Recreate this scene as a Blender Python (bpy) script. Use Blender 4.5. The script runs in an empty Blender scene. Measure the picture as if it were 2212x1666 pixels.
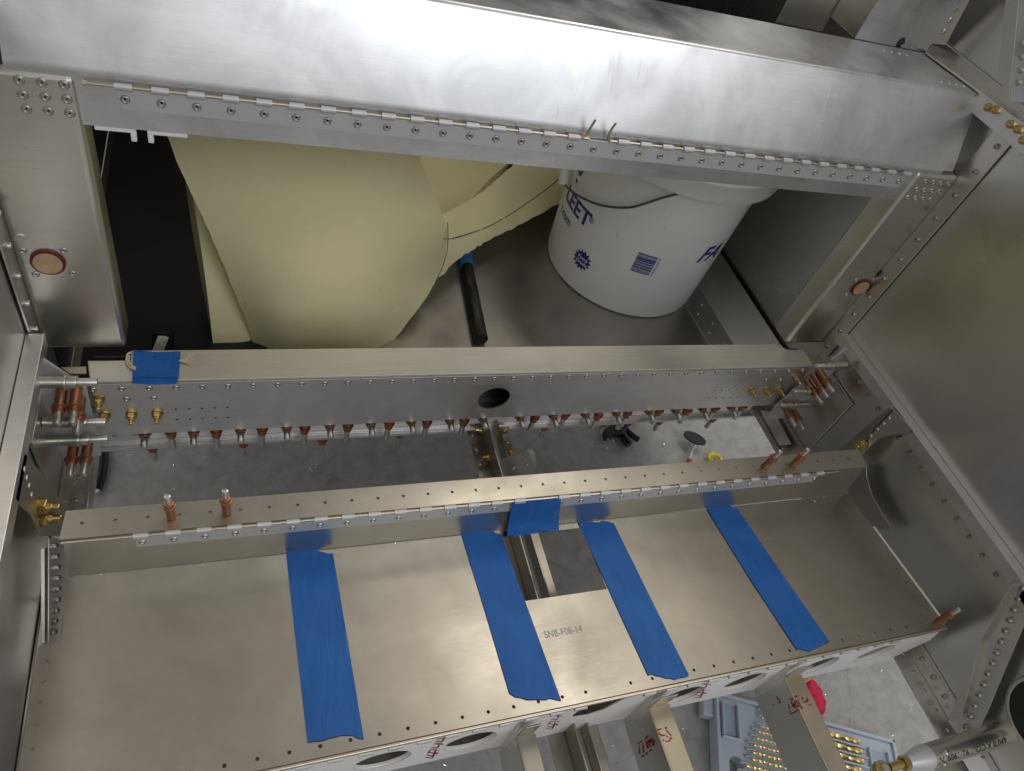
import bpy, math, random
from mathutils import Vector, Matrix
from mathutils.geometry import tessellate_polygon
random.seed(7)
C = bpy.context.scene.collection
sc = bpy.context.scene
H = 1.0      # all coordinates below are measured from the camera's height; everything is lifted by H at the end

# ------------------------------------------------------------------ camera
F, CX, CY = 1530.0, 1106.0, 833.0
def nrm(v): return v / v.length
_X = nrm(Vector((3963, -113, F)))
_D = Vector((-560, 1367, F)); _D -= _X * _D.dot(_X); _D = nrm(_D)
_Y = _X.cross(_D); _Z = -_D
def ray(u, v):
    c = Vector(((u - CX) / F, (v - CY) / F, 1.0))
    return Vector((_X.dot(c), _Y.dot(c), _Z.dot(c)))
cam = bpy.data.cameras.new('camera'); camo = bpy.data.objects.new('camera', cam); C.objects.link(camo)
cam.sensor_width = 36; cam.lens = F / 2212 * 36; cam.clip_start = 0.01; cam.clip_end = 200
m3 = Matrix(((_X.x, -_X.y, -_X.z), (_Y.x, -_Y.y, -_Y.z), (_Z.x, -_Z.y, -_Z.z)))
camo.matrix_world = Matrix.Translation((0, 0, H)) @ m3.to_4x4()
sc.camera = camo

# ------------------------------------------------------------------ room light
w = bpy.data.worlds.new('World'); sc.world = w; w.use_nodes = True
w.node_tree.nodes['Background'].inputs[0].default_value = (1.0, 0.965, 0.92, 1)
w.node_tree.nodes['Background'].inputs[1].default_value = 0.42
def area(name, loc, target, sx, sy, power, col):
    l = bpy.data.lights.new(name, 'AREA'); l.shape = 'RECTANGLE'; l.size = sx; l.size_y = sy
    l.energy = power; l.color = col
    o = bpy.data.objects.new(name, l); C.objects.link(o)
    o.location = loc
    o.rotation_euler = (Vector(target) - Vector(loc)).to_track_quat('-Z', 'Y').to_euler()
    return o
# open workshop door behind the photographer, and a ceiling lamp above and behind, plus an added bay fill
area('door_light', (2.10, -2.7, H + 1.75), (0.75, 0.5, H - .1), 2.9, 2.9, 12, (0.87, 0.93, 1.0))
area('door_light_side', (-0.10, -2.8, H + 1.75), (-0.05, 0.5, H - .1), 0.50, 2.9, 1.8, (0.87, 0.93, 1.0))  # other part of the door; gap added to darken a streak in reflections
area('ceiling_lamp', (1.15, -1.6, H + 1.55), (0.9, 0.35, H - .7), 2.3, 0.8, 16, (0.95, 0.97, 1.0))
area('bay_fill_light', (1.5, 1.5, H + 2.1), (0.3, 0.8, H - .6), 1.5, 0.35, 14, (1.0, 0.92, 0.80))  # unseen lamp added for top light in the bay, foam shading the left
sc.view_settings.view_transform = 'Standard'; sc.view_settings.look = 'None'
sc.view_settings.exposure = 0.0; sc.view_settings.gamma = 1.0
sc.cycles.use_denoising = True
sc.cycles.max_bounces = 8; sc.cycles.glossy_bounces = 6; sc.cycles.diffuse_bounces = 4
sc.cycles.sample_clamp_indirect = 4.0

# ------------------------------------------------------------------ helpers
def py(u, v, y): r = ray(u, v); return r * (y / r.y)
def pz(u, v, z): r = ray(u, v); return r * (z / r.z)
def px(u, v, x): r = ray(u, v); return r * (x / r.x)
PN = nrm(Vector((0, .1, .994))); PD = -.6225
def pp(u, v, off=0.0): r = ray(u, v); return r * ((PD + off) / PN.dot(r))
def panz(y): return (PD - PN.y * y) / PN.z
def Q(c, r, x, y): return ((0, 717.2, 1434.4)[c] + .35268 * x, (0, 535.7, 1078.4)[r] + .35268 * y)

def wloc(o):
    p = Vector((0, 0, 0))
    while o is not None: p += o.location; o = o.parent
    return p
def setp(o, label=None, cat=None, group=None, kind=None):
    if label: o['label'] = label
    if cat: o['category'] = cat
    if group: o['group'] = group
    if kind: o['kind'] = kind
    return o
def thing(name, label, cat, loc, group=None):
    o = bpy.data.objects.new(name, None); C.objects.link(o); o.empty_display_size = .05
    o.location = Vector(loc); return setp(o, label, cat, group)
def link(name, me, parent, loc):
    o = bpy.data.objects.new(name, me); C.objects.link(o)
    if parent is not None: o.parent = parent
    o.location = Vector(loc) - (wloc(parent) if parent is not None else Vector((0, 0, 0)))
    return o
def mobj(name, verts, faces, mat, parent=None, smooth=False, bevel=0, seg=2):
    vs = [Vector(v) for v in verts]
    lo = Vector((min(v[i] for v in vs) for i in range(3))); hi = Vector((max(v[i] for v in vs) for i in range(3)))
    c = (lo + hi) / 2
    me = bpy.data.meshes.new(name); me.from_pydata([v - c for v in vs], [], faces)
    me.validate(); me.update()
    me.materials.append(mat)
    if smooth:
        for p in me.polygons: p.use_smooth = True
    o = link(name, me, parent, c)
    if bevel:
        b = o.modifiers.new('bevel', 'BEVEL'); b.width = bevel; b.segments = seg; b.limit_method = 'ANGLE'; b.angle_limit = .6
    return o
def plate(name, poly, n, t, mat, parent=None, holes=(), bevel=.0004):
    """flat sheet: polygon (3-D, in one plane) extruded by n*t, with holes"""
    poly = [Vector(p) for p in poly]; n = nrm(Vector(n))
    loops = [poly] + [[Vector(p) for p in h] for h in holes]
    a = nrm(poly[1] - poly[0]); a = nrm(a - n * a.dot(n)); b = n.cross(a); o0 = poly[0]
    flat = [[Vector(((p - o0).dot(a), (p - o0).dot(b), 0)) for p in l] for l in loops]
    tris = tessellate_polygon(flat)
    vs = [p for l in loops for p in l]; k = len(vs)
    verts = vs + [p + n * t for p in vs]; faces = []
    allf = [p for l in flat for p in l]
    for i, j, l in tris:
        cr = (allf[j] - allf[i]).cross(allf[l] - allf[i]).z
        if abs(cr) < 1e-12: continue
        if cr > 0: i, l = l, i
        faces.append((i, j, l)); faces.append((l + k, j + k, i + k))
    s = 0
    for l in flat:
        m = len(l)
        for i in range(m):
            j = (i + 1) % m; faces.append((s + i, s + j, s + j + k, s + i + k))
        s += m
    me_o = mobj(name, verts, faces, mat, parent)
    import bmesh
    bm = bmesh.new(); bm.from_mesh(me_o.data)
    bmesh.ops.dissolve_limit(bm, angle_limit=.01, verts=bm.verts, edges=bm.edges) if not holes else None
    bmesh.ops.recalc_face_normals(bm, faces=bm.faces); bm.to_mesh(me_o.data); bm.free()
    if bevel and not holes:
        bv = me_o.modifiers.new('bevel', 'BEVEL'); bv.width = bevel; bv.segments = 2; bv.limit_method = 'ANGLE'; bv.angle_limit = .6
    return me_o
def circle(c, r, ax, n=20, ry=None):
    ax = nrm(Vector(ax)); a = ax.orthogonal(); a = nrm(a)
    if abs(ax.z) > .8: a = Vector((1, 0, 0))
    elif abs(ax.y) > .8: a = Vector((1, 0, 0))
    else: a = Vector((0, 1, 0))
    a = nrm(a - ax * a.dot(ax)); b = ax.cross(a); c = Vector(c)
    return [c + a * (r * math.cos(2 * math.pi * i / n)) + b * ((ry or r) * math.sin(2 * math.pi * i / n)) for i in range(n)]
def arc_profile(pts, r, n=5):
    """round the inner corners of a 2-D polyline"""
    out = [Vector(pts[0])]
    for i in range(1, len(pts) - 1):
        p0, p, p1 = Vector(pts[i - 1]), Vector(pts[i]), Vector(pts[i + 1])
        a = nrm(p0 - p); b = nrm(p1 - p); d = min(r, (p0 - p).length * .45, (p1 - p).length * .45)
        s, e = p + a * d, p + b * d
        for k in range(n + 1):
            t = k / n; out.append(s * (1 - t) ** 2 + p * (2 * t * (1 - t)) + e * t * t)
    out.append(Vector(pts[-1])); return out
def bent(name, prof, axis, a0, a1, t, mat, parent=None, r=.004, n=5):
    """sheet bent along straight lines: 2-D profile swept along axis ('x': profile=(y,z); 'z': profile=(x,y); 'y': (x,z)).
    a0/a1: number or function of profile index fraction"""
    P = arc_profile(pts=prof, r=r, n=n); N = len(P)
    nor = []
    for i in range(N):
        d = (P[min(i + 1, N - 1)] - P[max(i - 1, 0)]); d = nrm(d); nor.append(Vector((-d.y, d.x)))
    def m(p, s):
        return {'x': Vector((s, p.x, p.y)), 'z': Vector((p.x, p.y, s)), 'y': Vector((p.x, s, p.y))}[axis]
    f0 = a0 if callable(a0) else (lambda p: a0); f1 = a1 if callable(a1) else (lambda p: a1)
    verts = []
    for i in range(N):
        q = P[i] + nor[i] * t
        verts += [m(P[i], f0(P[i])), m(P[i], f1(P[i])), m(q, f0(P[i])), m(q, f1(P[i]))]
    faces = []
    for i in range(N - 1):
        a, b = 4 * i, 4 * i + 4
        faces += [(a, a + 1, b + 1, b), (a + 2, b + 2, b + 3, a + 3), (a, b, b + 2, a + 2), (a + 1, a + 3, b + 3, b + 1)]
    faces += [(0, 2, 3, 1), (4 * N - 4, 4 * N - 3, 4 * N - 1, 4 * N - 2)]
    o = mobj(name, verts, faces, mat, parent)
    import bmesh
    bm = bmesh.new(); bm.from_mesh(o.data); bmesh.ops.recalc_face_normals(bm, faces=bm.faces); bm.to_mesh(o.data); bm.free()
    for p in o.data.polygons: p.use_smooth = True
    o.data.set_sharp_from_angle(angle=.5)
    return o
def box(name, lo, hi, mat, parent=None, bevel=.0008, seg=2):
    x0, y0, z0 = lo; x1, y1, z1 = hi
    v = [(x0, y0, z0), (x1, y0, z0), (x1, y1, z0), (x0, y1, z0), (x0, y0, z1), (x1, y0, z1), (x1, y1, z1), (x0, y1, z1)]
    f = [(0, 3, 2, 1), (4, 5, 6, 7), (0, 1, 5, 4), (1, 2, 6, 5), (2, 3, 7, 6), (3, 0, 4, 7)]
    return mobj(name, v, f, mat, parent, bevel=bevel, seg=seg)
def lathe_data(prof, seg=14, cap=True):
    verts, faces = [], []
    for r, z in prof:
        for k in range(seg):
            a = 2 * math.pi * k / seg; verts.append(Vector((r * math.cos(a), r * math.sin(a), z)))
    for i in range(len(prof) - 1):
        for k in range(seg):
            l = (k + 1) % seg; faces.append((i * seg + k, i * seg + l, (i + 1) * seg + l, (i + 1) * seg + k))
    if cap:
        if prof[0][0] > 1e-5: faces.append(tuple(range(seg))[::-1])
        if prof[-1][0] > 1e-5: faces.append(tuple((len(prof) - 1) * seg + k for k in range(seg)))
    return verts, faces
def lathe_mesh(name, prof, mat, seg=14, cap=True, sharp=.6):
    v, f = lathe_data(prof, seg, cap)
    me = bpy.data.meshes.new(name); me.from_pydata(v, [], f); me.validate(); me.materials.append(mat)
    for p in me.polygons: p.use_smooth = True
    me.set_sharp_from_angle(angle=sharp)
    return me
def orient(d):
    return Vector(d).to_track_quat('Z', 'Y').to_euler()
def frame_of(p0, p1):
    d = nrm(Vector(p1) - Vector(p0)); a = nrm(d.orthogonal()); return d, a, d.cross(a)
def cyl(name, p0, p1, r0, r1, mat, parent=None, seg=18, prof=None):
    """turned part from p0 to p1; prof = [(t, r)] along the axis"""
    p0, p1 = Vector(p0), Vector(p1); L = (p1 - p0).length
    prof = prof or [(0, r0), (1, r1)]
    v, f = lathe_data([(r, t * L) for t, r in prof], seg)
    q = (p1 - p0).to_track_quat('Z', 'Y')
    o = mobj(name, [q @ x + p0 for x in v], f, mat, parent, smooth=True)
    o.data.set_sharp_from_angle(angle=.6)
    return o
def catmull(P, n):
    P = [Vector(p) for p in P]; out = []
    for i in range(len(P) - 1):
        p0 = P[i - 1] if i else P[0] * 2 - P[1]; p1, p2 = P[i], P[i + 1]
        p3 = P[i + 2] if i + 2 < len(P) else P[-1] * 2 - P[-2]
        for k in range(n):
            t = k / n
            out.append(.5 * ((2 * p1) + (p2 - p0) * t + (2 * p0 - 5 * p1 + 4 * p2 - p3) * t * t + (3 * p1 - p0 - 3 * p2 + p3) * t ** 3))
    out.append(P[-1]); return out
def wire(name, pts, r, mat, parent=None, seg=10, n=6, rf=None):
    P = catmull(pts, n) if n > 1 else [Vector(p) for p in pts]
    verts, faces = [], []; a = None
    for i, p in enumerate(P):
        d = nrm(P[min(i + 1, len(P) - 1)] - P[max(i - 1, 0)])
        a = nrm(d.orthogonal()) if a is None else nrm(a - d * a.dot(d)); b = d.cross(a)
        rr = rf(i / (len(P) - 1)) if rf else r
        for k in range(seg):
            t = 2 * math.pi * k / seg; verts.append(p + a * (rr * math.cos(t)) + b * (rr * math.sin(t)))
    for i in range(len(P) - 1):
        for k in range(seg):
            l = (k + 1) % seg; faces.append((i * seg + k, i * seg + l, (i + 1) * seg + l, (i + 1) * seg + k))
    faces.append(tuple(range(seg))[::-1]); faces.append(tuple((len(P) - 1) * seg + k for k in range(seg)))
    o = mobj(name, verts, faces, mat, parent, smooth=True); o.data.set_sharp_from_angle(angle=.9); return o
def grid_points(ctrl, nu, nv):
    rows = [catmull(r, nu) for r in ctrl]
    cols = list(zip(*rows)); fine = [catmull(c, nv) for c in cols]
    return [list(r) for r in zip(*fine)]
def slab(name, G, t, mat, parent=None, back=None, bump=0, smooth=True):
    """grid G[row][col] thickened by t away from the viewer"""
    nr, nc = len(G), len(G[0]); verts, faces = [], []
    B = []
    for i in range(nr):
        for j in range(nc):
            du = G[i][min(j + 1, nc - 1)] - G[i][max(j - 1, 0)]; dv = G[min(i + 1, nr - 1)][j] - G[max(i - 1, 0)][j]
            n = nrm(du.cross(dv))
            if n.dot(G[i][j]) < 0: n = -n         # away from the camera
            verts.append(G[i][j] - n * bump * random.random()); B.append(G[i][j] + n * t)
    k = nr * nc; verts += B
    for i in range(nr - 1):
        for j in range(nc - 1):
            a = i * nc + j
            faces.append((a, a + 1, a + nc + 1, a + nc)); faces.append((k + a, k + a + nc, k + a + nc + 1, k + a + 1))
    ring = [j for j in range(nc)] + [i * nc + nc - 1 for i in range(1, nr)] + [(nr - 1) * nc + j for j in range(nc - 2, -1, -1)] + [i * nc for i in range(nr - 2, 0, -1)]
    for q in range(len(ring)):
        a, b = ring[q], ring[(q + 1) % len(ring)]; faces.append((a, a + k, b + k, b))
    o = mobj(name, verts, faces, mat, parent)
    import bmesh
    bm = bmesh.new(); bm.from_mesh(o.data); bmesh.ops.recalc_face_normals(bm, faces=bm.faces); bm.to_mesh(o.data); bm.free()
    if smooth:
        for p in o.data.polygons: p.use_smooth = True
        o.data.set_sharp_from_angle(angle=.8)
    return o
def text_tris(s, size, bold=0.0):
    cu = bpy.data.curves.new('tmp', 'FONT'); cu.body = s; cu.size = size; cu.resolution_u = 3; cu.offset = bold * size
    o = bpy.data.objects.new('tmp', cu); C.objects.link(o)
    dg = bpy.context.evaluated_depsgraph_get(); dg.update()
    me = bpy.data.meshes.new_from_object(o.evaluated_get(dg))
    v = [x.co.copy() for x in me.vertices]; f = [tuple(p.vertices) for p in me.polygons]
    bpy.data.meshes.remove(me); bpy.data.objects.remove(o); bpy.data.curves.remove(cu)
    return v, f
def text_on(name, s, size, mp, mat, parent, bold=0.0):
    v, f = text_tris(s, size, bold)
    return mobj(name, [mp(p.x, p.y) for p in v], f, mat, parent)
def strokes(name, lines, width, mp, n, mat, parent):
    """inked strokes: polylines in picture units mapped to a plane by mp, given a width in that plane"""
    verts, faces = [], []
    for l in lines:
        for a, b in zip(l[:-1], l[1:]):
            A, B = mp(*a), mp(*b); d = B - A
            if d.length < 1e-6: continue
            s = nrm(d.cross(n)) * width * random.uniform(.24, .46); k = len(verts)
            verts += [A - s, A + s, B + s, B - s]; faces.append((k, k + 1, k + 2, k + 3))
    return mobj(name, verts, faces, mat, parent)

# ------------------------------------------------------------------ materials
def mat_new(name):
    m = bpy.data.materials.new(name); m.use_nodes = True; nt = m.node_tree
    return m, nt, nt.nodes['Principled BSDF']
def node(nt, t, **kw):
    n = nt.nodes.new(t)
    for k, v in kw.items(): setattr(n, k, v)
    return n
def ramp(nt, src, stops):
    r = node(nt, 'ShaderNodeValToRGB'); e = r.color_ramp.elements
    e[0].position, e[0].color = stops[0][0], (*stops[0][1], 1); e[1].position, e[1].color = stops[-1][0], (*stops[-1][1], 1)
    for p, c in stops[1:-1]:
        x = e.new(p); x.color = (*c, 1)
    nt.links.new(src, r.inputs[0]); return r.outputs[0]
def noise(nt, scale, detail=4, rough=.55, vec=(1, 1, 1), rot=(0, 0, 0), dist=0):
    tc = node(nt, 'ShaderNodeTexCoord'); mp = node(nt, 'ShaderNodeMapping'); mp.inputs['Scale'].default_value = vec
    mp.inputs['Rotation'].default_value = rot
    n = node(nt, 'ShaderNodeTexNoise'); n.inputs['Scale'].default_value = scale; n.inputs['Detail'].default_value = detail
    n.inputs['Roughness'].default_value = rough; n.inputs['Distortion'].default_value = dist
    nt.links.new(tc.outputs['Object'], mp.inputs[0]); nt.links.new(mp.outputs[0], n.inputs['Vector']); return n.outputs['Fac']
def mul(nt, a, b, op='MULTIPLY'):
    n = node(nt, 'ShaderNodeMath', operation=op)
    for i, x in enumerate((a, b)):
        if isinstance(x, (int, float)): n.inputs[i].default_value = x
        else: nt.links.new(x, n.inputs[i])
    return n.outputs[0]
def mixc(nt, fac, a, b, mode='MIX'):
    n = node(nt, 'ShaderNodeMix', data_type='RGBA', blend_type=mode)
    if isinstance(fac, (int, float)): n.inputs[0].default_value = fac
    else: nt.links.new(fac, n.inputs[0])
    for i, x in ((6, a), (7, b)):
        if isinstance(x, tuple): n.inputs[i].default_value = (*x, 1)
        else: nt.links.new(x, n.inputs[i])
    return n.outputs[2]
def bump(nt, bs, h, strength, dist=.001, prev=None):
    b = node(nt, 'ShaderNodeBump'); b.inputs['Strength'].default_value = strength; b.inputs['Distance'].default_value = dist
    nt.links.new(h, b.inputs['Height'])
    if prev is not None: nt.links.new(prev, b.inputs['Normal'])
    nt.links.new(b.outputs[0], bs.inputs['Normal']); return b.outputs[0]
def alu(name, col=(.78, .77, .75), r0=.22, r1=.42, grain=(8, 500, 500), gstr=.12, wav=0.0, scratch=0.0, aniso=0.0, blotch=7.0, metal=1.0, mottle=0.0):
    m, nt, bs = mat_new(name)
    bs.inputs['Metallic'].default_value = metal
    bl = noise(nt, blotch, 5, .6)
    fine = noise(nt, 1.0, 3, .6, vec=grain)
    bl2 = noise(nt, blotch * 2.6, 2, .5, dist=.4)
    c = ramp(nt, bl, [(.3, tuple(x * .93 for x in col)), (.65, col)])
    c = mixc(nt, mul(nt, bl2, .12), c, tuple(x * .72 for x in col))
    c = mixc(nt, mul(nt, ramp(nt, fine, [(.35, (1, 1, 1)), (.65, (0, 0, 0))]), min(.5, gstr * 2.2)), c, tuple(x * .72 for x in col))
    if mottle:
        sm_ = ramp(nt, noise(nt, blotch * 1.7, 6, .62, dist=.8), [(.38, (1, 1, 1)), (.62, (0, 0, 0))])
        c = mixc(nt, mul(nt, sm_, mottle), c, tuple(x * .62 for x in col))
    r = mul(nt, mul(nt, bl, .6), mul(nt, bl2, .4), 'ADD')
    rr = node(nt, 'ShaderNodeMapRange'); rr.inputs[1].default_value = .3; rr.inputs[2].default_value = .7
    rr.inputs[3].default_value = r0; rr.inputs[4].default_value = r1
    nt.links.new(r, rr.inputs[0]); rough = mul(nt, rr.outputs[0], mul(nt, mul(nt, fine, .25), .875, 'ADD'))
    if scratch:
        s1 = noise(nt, 1.0, 1, .4, vec=(650, 22, 22), rot=(0, .25, 0)); s1 = ramp(nt, s1, [(.66, (0, 0, 0)), (.80, (1, 1, 1))])
        area_ = ramp(nt, noise(nt, 5, 2), [(.45, (0, 0, 0)), (.7, (1, 1, 1))])
        s = mul(nt, s1, area_); rough = mul(nt, rough, mul(nt, s, scratch), 'ADD')
        c = mixc(nt, mul(nt, s, .6), c, (.97, .97, .97))
    nt.links.new(c, bs.inputs['Base Color']); nt.links.new(rough, bs.inputs['Roughness'])
    if aniso: bs.inputs['Anisotropic'].default_value = aniso
    if wav:
        lo = noise(nt, 5.5, 1, .3); bump(nt, bs, lo, wav * .6, .02)
    return m
def plain(name, col, rough=.5, metal=0.0, var=.12, vscale=30, bstr=0.0, bscale=300, spec=.5):
    m, nt, bs = mat_new(name)
    bs.inputs['Metallic'].default_value = metal; bs.inputs['Roughness'].default_value = rough
    bs.inputs['Specular IOR Level'].default_value = spec
    n = noise(nt, vscale, 5, .6)
    c = ramp(nt, n, [(.3, tuple(x * (1 - var) for x in col)), (.7, tuple(min(1, x * (1 + var * .5)) for x in col))])
    nt.links.new(c, bs.inputs['Base Color'])
    if bstr: bump(nt, bs, noise(nt, bscale, 3), bstr, .001)
    return m
M = {}
M['beam'] = alu('brushed_aluminium', (.80, .81, .83), .20, .48, (14, 700, 700), .12, wav=.25, scratch=.4, blotch=8, mottle=.55)  # mottled darkening puts dark reflected patches into the crossbar colour
M['sheet'] = alu('satin_aluminium', (.70, .68, .63), .24, .42, (10, 420, 420), .08, wav=.08, blotch=6)
M['pan'] = alu('dull_aluminium', (.455, .425, .365), .26, .46, (60, 500, 500), .06, wav=.10, blotch=6, mottle=.4)
M['skin'] = alu('fuselage_skin', (.74, .725, .695), .24, .40, (30, 30, 300), .02, wav=.10, blotch=3.5, mottle=.3)
M['bayfloor'] = alu('bay_floor_aluminium', (.52, .49, .45), .28, .42, (40, 40, 300), .03, wav=.08, blotch=4, mottle=.4)
M['spar'] = alu('mill_aluminium', (.80, .785, .775), .32, .48, (8, 600, 600), .12, wav=.04, blotch=9, mottle=.35)
M['cap'] = alu('scuffed_aluminium', (.82, .79, .70), .46, .6, (10, 700, 700), .2, scratch=.3, blotch=12)
M['hinge'] = alu('hinge_aluminium', (.66, .67, .68), .46, .56, (8, 500, 500), .05, blotch=20, metal=.55)
M['pin'] = alu('hinge_wire', (.62, .55, .44), .25, .35, (50, 50, 50), .05)
M['rivet'] = alu('rivet_metal', (.50, .48, .45), .30, .42, (50, 50, 50), .02)
M['steel'] = alu('zinc_steel', (.70, .69, .65), .26, .42, (60, 60, 60), .1, blotch=60)
M['greysteel'] = alu('dark_zinc_steel', (.52, .52, .46), .26, .42, (60, 60, 60), .1, blotch=60)
M['copper'] = alu('copper_plating', (.46, .215, .12), .34, .54, (60, 60, 60), .15, blotch=80)
M['gold'] = alu('cadmium_gold', (.62, .46, .19), .22, .38, (60, 60, 60), .1, blotch=90)
M['bit'] = alu('titanium_gold', (.85, .64, .26), .18, .3, (60, 60, 60), .05, blotch=90)
M['film'] = plain('white_protective_film', (.90, .875, .87), .38, 0, .04, 14, .12, 40)
M['dark'] = plain('black_plastic', (.012, .012, .014), .45, 0, .3)
M['rubber'] = plain('black_rubber_grip', (.010, .011, .016), .35, 0, .3)
M['red'] = plain('red_silicone_ring', (.14, .012, .010), .5, 0, .2)
M['wood'] = plain('pale_wood', (.52, .36, .20), .6, 0, .25, 60)
M['bucket'] = plain('white_plastic', (.80, .80, .79), .33, 0, .03, 9, .04, 60)
M['blueink'] = plain('blue_ink', (.010, .030, .24), .4, 0, .08)
M['penink'] = plain('teal_pen', (.03, .09, .14), .6, 0, .3, 300)
M['redink'] = plain('red_ink', (.34, .045, .05), .6, 0, .25, 400)
M['greyink'] = plain('grey_ink', (.42, .40, .365), .6, 0, .2, 400)
M['blackink'] = plain('black_ink', (.02, .02, .02), .5, 0, .2, 400)
M['casepl'] = plain('blue_grey_plastic', (.50, .57, .66), .36, 0, .04, 12, .05, 200)
M['caseslot'] = plain('blue_grey_plastic_shaded', (.36, .45, .57), .4, 0, .05)  # darker copy of the case plastic, shade of the pockets as colour
M['cloth'] = plain('red_cloth', (.72, .015, .075), .8, 0, .15, 60, .3, 500)
M['yellow'] = plain('yellow_plastic', (.80, .66, .02), .4, 0, .08)
M['bayshade'] = plain('bay_shade_black', (.018, .017, .017), .42, 0, .3, 12)  # near-black colour stands for the deep shade of the luggage bay
M['wiredark'] = plain('dark_wire', (.11, .115, .11), .4, .5, .2)
M['shadedmetal'] = plain('dark_shaded_metal', (.055, .053, .052), .4, .5, .2, 20)  # dark grey puts the shade of bay and spar interior into the colour
M['cardtag'] = plain('paper', (.62, .58, .50), .8, 0, .08)
M['cord'] = plain('cotton_cord', (.66, .57, .40), .9, 0, .25, 300, .5, 900)
M['chip'] = alu('metal_chip', (.88, .88, .88), .15, .25)
M['goldchip'] = alu('brass_chip', (.82, .66, .34), .2, .3)
M['kraft'] = alu('alodine_aluminium', (.58, .51, .385), .38, .52, (60, 60, 60), .1, blotch=10)

def m_tape():
    m, nt, bs = mat_new('blue_masking_tape')
    bs.inputs['Roughness'].default_value = .55
    n = noise(nt, 18, 4); cr = noise(nt, 1, 3, .6, vec=(260, 900, 900)); wr = noise(nt, 1, 3, .5, vec=(70, 14, 14), dist=1.2)
    c = ramp(nt, n, [(.3, (.006, .10, .38)), (.7, (.009, .135, .48))])
    c = mixc(nt, ramp(nt, wr, [(.62, (0, 0, 0)), (.70, (.35, .35, .35))]), c, (.05, .19, .5))
    nt.links.new(c, bs.inputs['Base Color'])
    p = bump(nt, bs, cr, .25, .0006); bump(nt, bs, wr, .35, .004, p); return m
M['tape'] = m_tape()
def m_foam():
    m, nt, bs = mat_new('yellow_foam')
    bs.inputs['Roughness'].default_value = .95; bs.inputs['Specular IOR Level'].default_value = .1
    n = noise(nt, 7, 5); f = noise(nt, 900, 2); d = noise(nt, 60, 3)
    c = ramp(nt, n, [(.3, (.69, .64, .34)), (.7, (.77, .71, .41))])
    c = mixc(nt, mul(nt, f, .45), c, (.86, .81, .56))
    c = mixc(nt, ramp(nt, d, [(.72, (0, 0, 0)), (.76, (.6, .6, .6))]), c, (.35, .31, .17))
    nt.links.new(c, bs.inputs['Base Color'])
    p = bump(nt, bs, f, .5, .0012); bump(nt, bs, n, .3, .01, p); return m
M['foam'] = m_foam()
def m_conc():
    m, nt, bs = mat_new('concrete')
    a = noise(nt, 6, 8, .65); b = noise(nt, 42, 6, .65, dist=.4); c = noise(nt, 300, 3)
    col = ramp(nt, a, [(.3, (.35, .35, .35)), (.5, (.44, .44, .435)), (.72, (.53, .53, .525))])
    col = mixc(nt, .6, col, ramp(nt, b, [(.3, (.24, .24, .24)), (.55, (.40, .40, .40)), (.75, (.56, .56, .56))]))
    col = mixc(nt, ramp(nt, c, [(.6, (0, 0, 0)), (.75, (.4, .4, .4))]), col, (.5, .5, .5))
    cr = noise(nt, 1.6, 3, .5, dist=1.5)
    crk = ramp(nt, cr, [(.494, (0, 0, 0)), (.498, (.2, .2, .2)), (.502, (0, 0, 0))])
    col = mixc(nt, crk, col, (.07, .07, .07))
    nt.links.new(col, bs.inputs['Base Color'])
    rg = node(nt, 'ShaderNodeMapRange'); rg.inputs[3].default_value = .35; rg.inputs[4].default_value = .75
    nt.links.new(b, rg.inputs[0]); nt.links.new(rg.outputs[0], bs.inputs['Roughness'])
    bump(nt, bs, b, .25, .003); return m
M['concrete'] = m_conc()
def m_rod():
    m, nt, bs = mat_new('worn_black_tube')
    n = noise(nt, 1, 4, .6, vec=(160, 22, 160)); bs.inputs['Metallic'].default_value = .4
    c = ramp(nt, n, [(.40, (.012, .012, .011)), (.60, (.055, .052, .045)), (.75, (.16, .15, .12))])
    nt.links.new(c, bs.inputs['Base Color']); bs.inputs['Roughness'].default_value = .45; return m
M['rod'] = m_rod()

# ------------------------------------------------------------------ shared small meshes
RV = lathe_mesh('rivet', [(.0022, -.0004), (.0022, .0012), (.0030, .0017), (.0040, .0013), (.0046, .0)], M['rivet'], 12, cap=False)
_v, _f = lathe_data([(.0022, -.0004), (.0022, .0012), (.0030, .0017), (.0040, .0013), (.0046, .0)], 12, False)
RV = bpy.data.meshes.new('rivet'); RV.from_pydata(_v + [Vector((0, 0, .0004))], [], _f + [(60, (k + 1) % 12, k) for k in range(12)])
RV.materials.append(M['rivet']); RV.materials.append(M['dark'])
for p in RV.polygons: p.use_smooth = True
for p in list(RV.polygons)[-12:]: p.material_index = 1
SR = lathe_mesh('solid_rivet', [(.0042, 0), (.0040, .0010), (.0029, .0021), (.0013, .0026), (.0002, .0027)], M['rivet'], 12, cap=False, sharp=1.2)
TR = lathe_mesh('rivet_tail', [(.0042, 0), (.0042, .0035), (.0033, .0050), (.0016, .0054), (.0014, .0030), (.0001, .0030)], M['rivet'], 10, cap=False)
def hexm(name):
    v, f = lathe_data([(.0075, 0), (.0075, .0014)], 16)
    def add(pr, sg):
        k = len(v); a, b = lathe_data(pr, sg); v.extend(a); f.extend(tuple(i + k for i in q) for q in b)
    add([(.0062, .0014), (.0066, .0018), (.0066, .0070), (.0060, .0076)], 6)
    add([(.0045, .0076), (.0040, .0110)], 12); add([(.0028, .0105), (.0028, .0165), (.0022, .0172)], 10)
    me = bpy.data.meshes.new(name); me.from_pydata(v, [], f); me.materials.append(M['gold']); return me
BOLT = hexm('bolt'); 
def fix(parent, pos, n, me=RV, name='rivet', s=1.0):
    o = link(name, me, parent, pos); o.rotation_euler = orient(n); o.scale = (s, s, s); return o
def line_pts(a, b, n):
    a, b = Vector(a), Vector(b); return [a.lerp(b, i / (n - 1)) for i in range(n)]

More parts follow.
